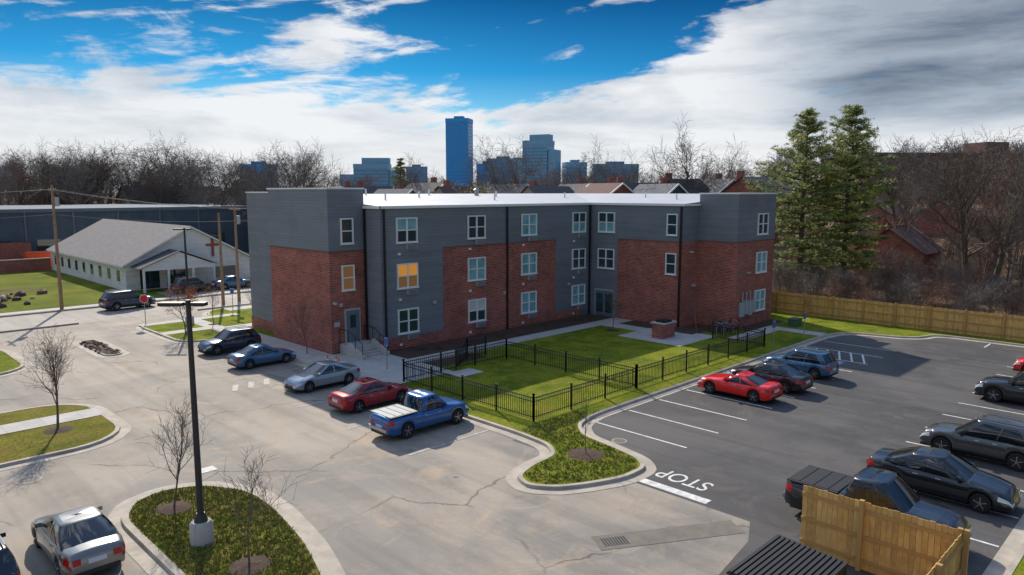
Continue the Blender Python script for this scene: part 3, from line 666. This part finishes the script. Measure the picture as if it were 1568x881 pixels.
# ------------------------------------------------------------------ trees
def grow(mb,p,d,L,r,lev,mx,q,cnt,up=.1,spread=(28,58),mr=.008):
    ns=4 if lev==0 else (3 if lev<3 else 1)
    pts=[p.copy()]; dirs=[]
    for i in range(ns):
        d=(d+Vector((q.gauss(0,1),q.gauss(0,1),q.gauss(0,1)))*(.07 if lev==0 else .16)+Vector((0,0,up if lev else 0))).normalized()
        p=p+d*L/ns; pts.append(p.copy()); dirs.append(d.copy())
    re=r*(.35 if lev<mx else .4)
    mb.tube(pts,[r+(re-r)*i/ns for i in range(ns+1)],(8,5,4,3,3,3)[lev],0,False)
    if lev<mx:
        for c in range(cnt[lev]):
            t=(.32 if lev==0 else .22)+(1-(.32 if lev==0 else .22))*(c+q.random())/cnt[lev]; t=min(t,1)
            k=min(ns-1,int(t*ns)); b=pts[k].lerp(pts[k+1],t*ns-k); dd=dirs[k]
            a=Vector((q.gauss(0,1),q.gauss(0,1),q.gauss(0,1))); s_=dd.cross(a).normalized()
            an=math.radians(q.uniform(*spread))*(1-.35*t*(lev==0)); nd=(dd*math.cos(an)+s_*math.sin(an)).normalized()
            rr_=max(mr,(r+(re-r)*t)*.58)
            grow(mb,b,nd,L*q.uniform(.42,.68)*(1.15-.5*t if lev==0 else 1),rr_,lev+1,mx,q,cnt,up,spread,mr)
def tree_mesh(seed,h,r,mx=4,cnt=(9,6,5,4),m=BARK,up=.1,spread=(28,58),trunkf=.72,mr=.008):
    q=random.Random(seed); mb=MB(); grow(mb,Vector((0,0,-.1)),Vector((0,0,1)),h*trunkf,r,0,mx,q,cnt,up,spread,mr)
    zm=max(v[2] for v in mb.v); s_=h/zm
    mb.v=[(x*s_,y*s_,z*s_) for x,y,z in mb.v]
    return mb.mesh('bare_tree_mesh',[m],60)
def single(u,v,h,r,seed,z=.11,m=BARK,cnt=(10,5,4),mx=3,up=.14):
    put(tree_mesh(seed,h,r,mx,cnt,m,up,(25,50),.85),'bare_tree',None,(u,v,z))
single(7.7,36.2,4.9,.08,1,cnt=(14,6,4,2),mx=4); single(8.3,24.3,4.0,.05,2,cnt=(15,6,3)); single(8.4,18.9,3.5,.045,3,cnt=(13,5,3)); single(21.9,17.7,3.0,.03,4,cnt=(8,3,2))
single(23.3,42.2,4.4,.05,5,m=BARKR,cnt=(14,7,4)); single(43.8,33,3.4,.05,6,cnt=(11,6,4)); single(47.6,28.0,3.6,.05,8,m=BARKR,cnt=(11,6,4)); single(23.4,57.0,4.2,.05,9,m=BARKR,cnt=(10,6,4)); single(26.2,55.5,4.6,.05,10,cnt=(10,5,4)); single(2,36,4,.05,11)
single(59.8,24.5,2.0,.03,12,cnt=(8,5,4),m=BARKR); single(4,54,4.5,.06,13)
mb=MB()
for u,v,r_ in ((21.9,17.7,.75),(8.3,24.3,.6),(8.4,18.9,.6),(7.7,36.2,.6),(43.8,33,.6),(47.6,28,.5),(23.4,57,.5)):
    n=16; p=[(u+r_*math.cos(a*2*math.pi/n)*R.uniform(.85,1.1),v+r_*math.sin(a*2*math.pi/n)*R.uniform(.85,1.1)) for a in range(n)]
    for i in range(n): j=(i+1)%n; mb.face([(p[i][0],p[i][1],.118),(p[j][0],p[j][1],.118),(u,v,.2)],0,True)
mb.build('mulch_ring',[MULCH])
def leaf_cloud(mb,c,rad,n,size,q,m,flat_=1):
    for i in range(n):
        d=Vector((q.gauss(0,1),q.gauss(0,1),q.gauss(0,1)*flat_)).normalized()*rad*q.random()**.4
        p=Vector(c)+d; a=Vector((q.gauss(0,1),q.gauss(0,1),q.gauss(0,1))).normalized(); b=a.orthogonal().normalized()
        s_=size*q.uniform(.6,1.3); mb.face([p-a*s_,p+b*s_*.6,p+a*s_],m)
q=random.Random(5); mb=MB(); grow(mb,Vector((0,0,0)),Vector((0,0,1)),3.0,.05,0,3,q,(9,5,3),.1,(30,60))
for i in range(30): leaf_cloud(mb,(q.gauss(0,.6),q.gauss(0,.6),q.uniform(1.9,3.5)),.4,45,.08,q,1)
mb.build('russet_tree',[BARKR,mat('russet_leaf',(.42,.12,.04),.8)],None,(20.3,54.6,.1))
mb=MB()
for i in range(26):
    u=R.uniform(28,47);v=R.uniform(36.8,38.2)
    for k in range(3): leaf_cloud(mb,(u+R.gauss(0,.12),v+R.gauss(0,.12),.35),.24,40,.05,R,i%2)
mb.build('foundation_shrubs',[mat('shrub_brown',(.12,.06,.035),.9),mat('shrub_green',(.06,.07,.025),.9)])

TV=[tree_mesh(20+i,17,.36,4,(11,7,5,3),(BARK,BARK2,BARKR,BARK2,BARK)[i],.06,(30,62),.78,.024) for i in range(5)]
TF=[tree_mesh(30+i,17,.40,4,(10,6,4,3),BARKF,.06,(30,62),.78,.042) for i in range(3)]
TR=[tree_mesh(40+i,12,.15,4,(9,6,4,3),(BARKR,BARK2)[i%2],.1,(22,50),.85,.015) for i in range(3)]
BR=[tree_mesh(60+i,3.2,.05,3,(14,7,5),(BARKR,BARK,BARK2)[i],.05,(30,75),.8,.008) for i in range(3)]
def cam_uv(r,Y): X=r*Y; return ((Y+X)*.70711,(Y-X)*.70711)
def inst(par,name,me,u,v,h,base,q): 
    s_=h/base*q.uniform(.95,1.05); put(me,name,par,(u,v,H(u,v)-.1),q.uniform(0,6.28),(s_*q.uniform(.95,1.2),s_*q.uniform(.95,1.2),s_))
q=random.Random(11); E1=empty('distant_treeline')
def topz(y,Y): return 10.6+(293.6-y)*Y/1096
big=[(-.475,130,210),(-.40,118,228),(-.32,112,210),(-.275,116,212),(-.29,135,222),(-.14,118,238),(-.03,118,212),(.025,112,212),(.10,112,210),(.13,118,224),(.235,104,190),(.28,108,210),(.31,112,232),(.345,112,240),(-.62,120,216),(-.57,125,210),(-.66,115,212),(-.52,130,220),(-.44,122,224),(-.70,115,215),(-.36,130,232),(.19,125,250)]
for r_,Y,y in big:
    Y*=1.12; u,v=cam_uv(r_,Y)
    if r_<-.40: v+=25;u+=8
    Y2=(u+v)*.70711
    inst(E1,'tree',q.choice(TV),u,v,(topz(y,Y2)-H(u,v))*1.02,17,q)
for i in range(95):
    r_=q.uniform(-.95,.98); Y=q.uniform(180,300); u,v=cam_uv(r_,Y)
    if -.3<r_<.36:
        if q.random()<.45: continue
        y=q.uniform(250,276)
    else: y=q.uniform(226,262) if r_<0 else q.uniform(205,240)
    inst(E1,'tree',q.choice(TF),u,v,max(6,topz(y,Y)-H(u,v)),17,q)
for i in range(34):
    r_=q.uniform(-.95,-.30); Y=q.uniform(145,180); u,v=cam_uv(r_,Y); inst(E1,'tree',q.choice(TV),u,v,topz(q.uniform(222,262),Y)-H(u,v),17,q)
for i in range(15):
    r_=q.uniform(-.24,.38); Y=q.uniform(125,175); u,v=cam_uv(r_,Y); inst(E1,'tree',q.choice(TV),u,v,topz(q.uniform(250,278),Y)-H(u,v),17,q)
E2=empty('woodland_trees')
n=0
while n<150:
    u=q.uniform(66,150); v=q.uniform(-45,60); X=(u-v)*.707; Y=(u+v)*.707
    if Y<30 or X/Y<.40 : continue
    if 68<u<81 and 22<v<36: continue
    if X/Y<.50 and Y<78: continue
    h=topz(q.uniform(190,275) if X/Y>.5 else q.uniform(235,275),Y)-H(u,v)
    if h<4: continue
    inst(E2,'tree',q.choice(TV+TR+TR+TR),u,v,h,17 if h>12 else 13,q); n+=1
E3=empty('underbrush'); n=0
while n<520:
    u=62.3+abs(q.gauss(0,1))*18; v=q.uniform(-35,46); X=(u-v)*.707; Y=(u+v)*.707
    if Y<20 or X/Y<.36: continue
    inst(E3,'shrub',q.choice(BR),u,v,q.uniform(1.8,4.6),3.2,q); n+=1

def pine(u,v,h,seed,rad=4.0):
    q=random.Random(seed); mb=MB()
    mb.tube([(0,0,0),(q.uniform(-.2,.2),0,h*.5),(q.uniform(-.3,.3),q.uniform(-.3,.3),h*.97)],[.34,.2,.03],8,0,False)
    z=h*.14
    while z<h*.985:
        t=(z-h*.14)/(h*.86); nb=5 if t<.7 else 4; a0=q.uniform(0,6.28)
        for b in range(nb):
            a=a0+b*6.283/nb+q.uniform(-.5,.5)
            prof=(.62+.38*math.sin(min(1,t*1.9)*math.pi/2)) if t<.5 else 1-(t-.5)/.58
            Lb=rad*max(.15,prof)*q.uniform(.5,1.2)
            el=.05+.5*t; p=Vector((0,0,z+q.uniform(-.2,.2))); pts=[p.copy()]; d=Vector((math.cos(a)*math.cos(el),math.sin(a)*math.cos(el),math.sin(el)-.1))
            for k in range(4): d=(d+Vector((q.gauss(0,.08),q.gauss(0,.08),-.01+.08*(k>1)))).normalized(); p=p+d*Lb/4; pts.append(p.copy())
            mb.tube(pts,[.07,.05,.035,.02,.01],4,0,False)
            ncl=int(6+Lb*6)
            for c in range(ncl):
                f=.28+.72*(c+q.random())/ncl; kk=min(3,int(f*4)); o=pts[kk].lerp(pts[kk+1],f*4-kk)
                side=Vector((q.gauss(0,.42),q.gauss(0,.42),q.gauss(.06,.09)))*(1.15-f*.4)*min(1.2,Lb*.45); o=o+side
                mi=1 if q.random()<.40 else (2 if q.random()<.6 else 3)
                for w in range(18):
                    a3=Vector((q.gauss(0,1),q.gauss(0,1),q.gauss(.5,.6))).normalized()*q.uniform(.18,.40); b3=a3.orthogonal().normalized()*.045
                    o2=o+Vector((q.gauss(0,.15),q.gauss(0,.15),q.gauss(0,.06)))
                    mb.face([o2-b3,o2+b3,o2+a3],mi)
        z+=q.uniform(.55,.85)*(1.1-.35*t)
    o=mb.build('pine_tree',[BARK,mat('pine_needle_a',(.16,.21,.028),.7),mat('pine_needle_b',(.30,.31,.04),.7),mat('pine_needle_c',(.07,.12,.025),.8)],None,(u,v,H(u,v)))
pine(73.6,31.6,18.4,3,4.9); pine(76.8,28.4,19.0,8,4.7)
pine(*cam_uv(-.152,150),17,12,3.0)
mb=MB(); q=random.Random(9); grow(mb,Vector((0,0,0)),Vector((0,0,1)),9,.25,0,2,q,(8,5),.1,(30,60))
for i in range(60): leaf_cloud(mb,(q.gauss(0,1.5),q.gauss(0,1.5),q.uniform(6.5,11.2)),.9,50,.16,q,1)
u,v=cam_uv(-.043,88); mb.build('evergreen_magnolia',[BARK,mat('olive_leaf',(.36,.27,.04),.7,c2=(.15,.15,.03),vs=1)],None,(u,v,0))

# ------------------------------------------------------------------ other buildings
C=MB(); u0,u1,v0,v1=25.2,39.0,83.5,114.0; zw=2.9; um=(u0+u1)/2; zr=6.7
C.box(u0,u1,v0,v1,0,zw,0)
C.face([(u0,v0,zw),(u1,v0,zw),(um,v0,zr)],0); C.face([(u0,v1,zw),(um,v1,zr),(u1,v1,zw)],0)
o=.45; zz=zw-.12
for (a,b) in ((u0-o,um),(u1+o,um)):
    q0=[(a,v0-o,zz),(a,v1+o,zz),(b,v1+o,zr+.08),(b,v0-o,zr+.08)]; C.face(q0,1); C.face([(x,y,z-.16) for x,y,z in q0],3)
    C.face([(a,v0-o,zz-.18),(b,v0-o,zr-.1),(b,v0-o,zr+.08),(a,v0-o,zz)],2); C.face([(a,v0-o,zz),(a,v1+o,zz),(a,v1+o,zz-.18),(a,v0-o,zz-.18)],2)
pu0,pu1,pv=26.0,33.6,80.6; pm=(pu0+pu1)/2
C.face([(pu0-.4,pv-.3,2.6),(pm,pv-.3,4.3),(pm,v0,4.3),(pu0-.4,v0,2.6)],3); C.face([(pu1+.4,pv-.3,2.6),(pm,pv-.3,4.3),(pm,v0,4.3),(pu1+.4,v0,2.6)],3)
C.face([(pu0,pv,2.6),(pu1,pv,2.6),(pm,pv,4.15)],0); C.box(pu0,pu1,pv,pv+.2,2.3,2.6,2)
for x in (pu0,pu0+2.5,pu1-2.5,pu1-.2): C.box(x,x+.2,pv,pv+.2,0,2.3,2)
C.box(pu0+.6,pu0+2.6,v0-.05,v0,0.1,2.2,4); C.box(pu0+3.4,pu0+5.4,v0-.05,v0,0.1,2.2,4)
C.box(pu1+1.2,pu1+3.6,v0-.05,v0,.7,2.0,4)
cu_=34.6; C.box(cu_-.13,cu_+.13,v0-.16,v0,3.2,5.3,5); C.box(cu_-.75,cu_+.75,v0-.155,v0,4.4,4.65,5)
for i in range(9): vv=v0+2+i*3.2; C.box(u0-.05,u0,vv,vv+.9,.9,2.1,4); C.box(u0-.09,u0-.05,vv-.08,vv+.98,.8,.9,2)
C.build('church',[WHITESIDE,mat('shingle_grey',(.26,.24,.23),.95,c2=(.19,.175,.17),vs=2),WHITE,mat('shingle_dark',(.07,.07,.08),.9),GLASS,mat('cross_brown',(.32,.08,.05),.7)])
C=MB(); C.box(-40,58,124,160,0,7.6,0); C.box(-40.2,58.2,123.8,160,7.6,8.1,1)
for i in range(14): x=-30+i*6.2; C.box(x,x+3,123.9,124,1.2,3.6,3); C.box(x-1.4,x-1.2,123.85,124,0,7.6,2)
C.box(0,12,130,140,8.1,9.3,2); C.box(58,90,118,150,0,6.4,0); C.box(57.9,90.2,117.8,150,6.4,6.8,1)
C.box(16,24.5,121.5,123.8,0,3.4,4)
for i in range(6): C.box(60+i*5,63+i*5,117.9,118,1.5,3.6,3)
C.build('warehouse_building',[GREY2,mat('roof_edge_grey',(.15,.18,.22),.9),mat('roof_plant',(.16,.18,.2),.7),GLASS,BRICK])
C=MB(); C.box(23,28.5,117,119,0.1,2.3,0)
for i in range(11): C.box(23+i*.5,23.2+i*.5,116.95,117,.2,2.2,0)
C.build('shipping_container',[mat('container_red',(.75,.10,.03),.6)])
C=MB(); C.box(12,25,113.6,113.9,0,1.6,0); C.box(11.9,25.1,113.55,113.95,1.6,1.72,1); C.build('brick_boundary_wall',[BRICK,KERB])
def house(name,u,v,w,d,h,rh,rot,wm,rm,zb=0,chim=True):
    C=MB(); C.box(-w/2,w/2,-d/2,d/2,-2,h,0); C.face([(-w/2,-d/2,h),(w/2,-d/2,h),(0,-d/2,h+rh)],0); C.face([(-w/2,d/2,h),(0,d/2,h+rh),(w/2,d/2,h)],0)
    for s_ in (-1,1):
        C.face([(s_*(w/2+.4),-d/2-.4,h-.25),(s_*(w/2+.4),d/2+.4,h-.25),(0,d/2+.4,h+rh+.05),(0,-d/2-.4,h+rh+.05)],1)
        C.beam((s_*(w/2+.4),-d/2-.4,h-.32),(0,-d/2-.4,h+rh-.05),.08,.22,2)
    for zf in [1.6+3*i for i in range(int(h/3))]:
        for x in (-w*.28,0,w*.28): C.box(x-.5,x+.5,-d/2-.06,-d/2,zf-.75,zf+.75,3); C.box(x-.6,x+.6,-d/2-.04,-d/2,zf-.87,zf-.75,2); C.box(x-.6,x+.6,-d/2-.04,-d/2,zf+.75,zf+.87,2)
        for y in (-d*.3,0,d*.3): C.box(-w/2-.06,-w/2,y-.5,y+.5,zf-.75,zf+.75,3)
    if h>4: C.box(-.45,.45,-d/2-.06,-d/2,h+.2,h+1.3,3)
    if chim: C.box(w*.2,w*.2+.8,d*.1,d*.1+.8,h,h+rh+1,4)
    C.build(name,[wm,rm,WHITE,GLASS,BRICK],None,(u,v,zb+H(u,v)),math.radians(rot))
RD=mat('roof_dark',(.07,.07,.08),.9,c2=(.10,.095,.105),vs=2); RB=mat('roof_brown',(.18,.09,.07),.9,c2=(.10,.06,.055),vs=2); RG=mat('roof_slate',(.16,.17,.19),.9,c2=(.11,.12,.14),vs=2)
TAN=mat('tan_stucco',(.4,.34,.26),.8)
q=random.Random(21)
hs=[(.05,114,8,9,8.4,3.0,TAN,RD),(.085,120,8,9,8.6,3.2,BRICK,RD),(.125,112,9,10,8.6,3.2,BRICK,RB),(.16,120,8,9,8.6,3.4,BRICK,RD),(.20,110,8,9,8.3,3.2,GREY2,RG),(.235,116,8,9,8.8,3.4,BRICK,RD),(.275,120,9,9,8.8,3.2,TAN,RG),(.335,114,9,9,8.6,3.0,BRICK,RD),(-.07,120,8,9,8.2,3.2,TAN,RB),(-.115,128,10,9,8.9,3.2,BRICK,RD),(-.16,122,8,9,8,3,BRICK,RG),(-.20,128,8,9,8.5,3,WHITESIDE,RD),(-.24,124,9,9,8.4,3,BRICK,RD),(0.0,122,9,9,8.6,3.2,BRICK,RD),
(.50,112,9,9,3,2.6,BRICK,RD),(.535,84,7,7,2.6,2.4,BRICK,RB),(.60,104,8,8,2.0,2.2,BRICK,RB)]
for r_,Y,w,d,h,rh,wm,rm in hs:
    u,v=cam_uv(r_,Y); house('brick_house' if wm==BRICK else 'clapboard_house',u,v,w,d,h,rh,q.choice((0,90,45,-20)),wm,rm)
for r_,Y,hh in ((-.645,165,6.5),(-.50,168,7),(-.43,172,7),(-.36,165,7)):
    u,v=cam_uv(r_,Y); house('clapboard_house',u,v,10,10,hh,3.6,q.choice((0,90)),WHITESIDE if r_>-.6 else BRICK,RD)
C=MB(); C.box(-50,50,-8,8,-3,6,0); C.box(-50.3,50.3,-8.3,8.3,6,6.5,1); C.box(-22,-17,-3,3,6.5,9,0)
for i in range(24):
    for z in (.6,3.5): C.box(-48+i*4,-46.2+i*4,-8.08,-8,z,z+1.6,2)
u,v=cam_uv(.76,150); C.build('hillside_block',[mat('block_brick_brown',(.20,.11,.09),.9,c2=(.15,.085,.07),vs=.4),RD,GLASS],None,(u,v,H(u,v)+4.2),math.radians(-45+8))
def tower(name,r_,Y,w,d,h,c,gl,rot=-20,step=False):
    C=MB(); C.box(-w/2,w/2,-d/2,d/2,0,h,0); n=int(h/4)
    for i in range(n):
        z=i*4+1.2
        if z+2.3<h-5: C.box(-w/2-.1,w/2+.1,-d/2-.1,d/2+.1,z,z+2.3,1)
    for i in range(int(w/3)): C.box(-w/2+i*3,-w/2+i*3+.5,-d/2-.3,d/2+.3,0,h-5.1,0)
    C.box(-w/2-.3,w/2+.3,-d/2-.3,d/2+.3,h-5,h,0); C.box(-w*.2,w*.2,-d*.2,d*.2,h,h+3,0)
    if step: C.box(-w*.28,w*.5,-d*.3,d*.3,h,h+7,0); C.box(-w*.9,-w/2-.4,-d*.4,d*.4,0,h*.72,0); C.box(w/2+.4,w*.8,-d*.4,d*.4,0,h*.84,0)
    X=r_*Y; u=(Y+X)*.70711; v=(Y-X)*.70711
    C.build(name,[c,gl],None,(u,v,0),math.radians(-45+rot))
BL=mat('tower_haze_blue',(.02,.34,.74),.5); BLG=mat('tower_haze_blue_glass',(.015,.26,.60),.3,spec=.6); BP=mat('tower_haze_pale',(.20,.42,.58),.6); BPG=mat('tower_haze_pale_glass',(.09,.28,.44),.3); BG=mat('tower_haze_greyblue',(.16,.32,.46),.6)  # distance haze painted as bluish wall and glass colours on the skyline
tower('office_tower',-.0712,900,28,22,98,BL,BLG,-12)
tower('office_tower',.036,900,32,24,72,BP,BPG,-25,True)
tower('office_tower',-.012,980,44,20,54,BG,BPG,0); tower('office_tower',-.035,1000,26,20,48,BL,BPG,0)
tower('office_tower',-.19,850,40,20,42,BP,BPG,0,True); tower('office_tower',-.345,800,34,20,40,BL,BPG,0); tower('office_tower',.14,850,52,20,42,BG,BPG,0); tower('office_tower',.085,900,26,20,46,BP,BPG,10); tower('office_tower',-.13,1000,28,20,44,BG,BPG,10)

# ------------------------------------------------------------------ sky, sun, camera
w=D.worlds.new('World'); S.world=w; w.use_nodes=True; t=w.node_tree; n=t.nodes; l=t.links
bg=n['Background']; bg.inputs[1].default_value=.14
sunv=Vector((.6,1.3,1.0)).normalized(); elev=math.asin(sunv.z); rot=math.atan2(sunv.x,sunv.y)
sky=n.new('ShaderNodeTexSky'); sky.sky_type='NISHITA'; sky.sun_disc=False; sky.sun_elevation=elev; sky.sun_rotation=rot; sky.air_density=1; sky.dust_density=.6; sky.ozone_density=2
tc=n.new('ShaderNodeTexCoord'); s_=n.new('ShaderNodeSeparateXYZ'); l.new(tc.outputs['Generated'],s_.inputs[0])
X,Y,Zz=s_.outputs
F=mth(n,l,'MULTIPLY',mth(n,l,'ADD',X,Y),.70711); Rr=mth(n,l,'MULTIPLY',mth(n,l,'SUBTRACT',X,Y),.70711)
az=mth(n,l,'ARCTAN2',Rr,F); el=mth(n,l,'ARCSINE',Zz)
tint=n.new('ShaderNodeValToRGB'); l.new(rng_(n,l,el,0,.6),tint.inputs[0]); e=tint.color_ramp.elements
e[0].position=0; e[0].color=(.50,.62,.72,1); e[1].position=1; e[1].color=(.62,.72,.80,1)
for p_,c_ in ((.15,(.22,.48,.64,1)),(.26,(.035,.28,.50,1)),(.42,(.006,.11,.25,1)),(.7,(.35,.50,.65,1))): x=e.new(p_); x.color=c_
base=mixc(n,l,sky.outputs[0],tint.outputs[0],1.0,'MULTIPLY')
cb=n.new('ShaderNodeCombineXYZ'); l.new(mth(n,l,'ADD',mth(n,l,'MULTIPLY',az,3.2),mth(n,l,'MULTIPLY',el,-5.0)),cb.inputs[0]); l.new(mth(n,l,'ADD',mth(n,l,'MULTIPLY',el,17),mth(n,l,'MULTIPLY',az,-1.2)),cb.inputs[1])
n1=noi(n,l,cb.outputs[0],1.0,10,.58,.7)
cb2=n.new('ShaderNodeCombineXYZ'); l.new(mth(n,l,'MULTIPLY',az,10),cb2.inputs[0]); l.new(mth(n,l,'MULTIPLY',el,30),cb2.inputs[1]); cb2.inputs[2].default_value=3.3
n2=noi(n,l,cb2.outputs[0],1.0,10,.62,.5)
elB=mth(n,l,'ADD',.13,rng_(n,l,az,.02,.5,0,.15,True))
bias=rng_(n,l,mth(n,l,'SUBTRACT',el,elB),-.05,.03,.18,-.03,True)
bias=mth(n,l,'SUBTRACT',bias,mth(n,l,'MULTIPLY',rng_(n,l,az,-.15,.0,0,.06,True),rng_(n,l,az,.1,.25,1,0,True)))
bias=mth(n,l,'ADD',bias,mth(n,l,'MULTIPLY',rng_(n,l,az,-.12,-.3,0,.045,True),rng_(n,l,el,.10,.14)))
dn=mth(n,l,'ADD',mth(n,l,'ADD',mth(n,l,'MULTIPLY',n1,.62),mth(n,l,'MULTIPLY',n2,.38)),bias)
den=rng_(n,l,dn,.49,.59,0,1,True)
cb3=n.new('ShaderNodeCombineXYZ'); l.new(mth(n,l,'MULTIPLY',az,5),cb3.inputs[0]); l.new(mth(n,l,'MULTIPLY',el,24),cb3.inputs[1]); cb3.inputs[2].default_value=9.1
n3=noi(n,l,cb3.outputs[0],1.0,9,.6,.25)
dark=mth(n,l,'MULTIPLY',rng_(n,l,az,.24,.48,0,.60,True),rng_(n,l,el,.05,.12,0,1,True))
dark=mth(n,l,'ADD',dark,mth(n,l,'MULTIPLY',rng_(n,l,az,-.36,-.6,0,.2,True),rng_(n,l,el,.07,.14)))
sh=mth(n,l,'ADD',rng_(n,l,n3,.42,.78,0,.45),dark)
cc=n.new('ShaderNodeValToRGB'); l.new(sh,cc.inputs[0]); e=cc.color_ramp.elements; e[0].color=(.92,.93,.95,1); e[1].color=(.09,.13,.20,1); x=e.new(.45); x.color=(.50,.56,.64,1)
ccs=mixc(n,l,cc.outputs[0],(7.0,7.0,7.0),1.0,'MULTIPLY')
out=mixc(n,l,base,ccs,mth(n,l,'MULTIPLY',den,.96))
hz=rng_(n,l,el,-.01,.085,.85,0,True); out=mixc(n,l,out,(6.1,6.15,6.2),hz)
fill_gain=rng_(n,l,el,.30,.75,1,1.8,True)  # sky brightened overhead, above the view, added as fill light
vm=n.new('ShaderNodeVectorMath'); vm.operation='SCALE'; l.new(out,vm.inputs[0]); l.new(fill_gain,vm.inputs['Scale'])
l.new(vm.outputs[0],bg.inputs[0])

sd=D.lights.new('sun','SUN'); sd.energy=4.9; sd.angle=math.radians(.6); sd.color=(1,.90,.75)
so=D.objects.new('sun',sd); S.collection.objects.link(so); so.rotation_euler=(-sunv).to_track_quat('-Z','Y').to_euler(); so.location=(0,0,60)

cd=D.cameras.new('camera'); cd.sensor_width=36; cd.lens=25.48; cd.clip_end=12000; cd.clip_start=.1
co=D.objects.new('camera',cd); S.collection.objects.link(co); co.location=(0,0,10.6); co.rotation_euler=(math.radians(90-7.54),0,math.radians(-45)); S.camera=co
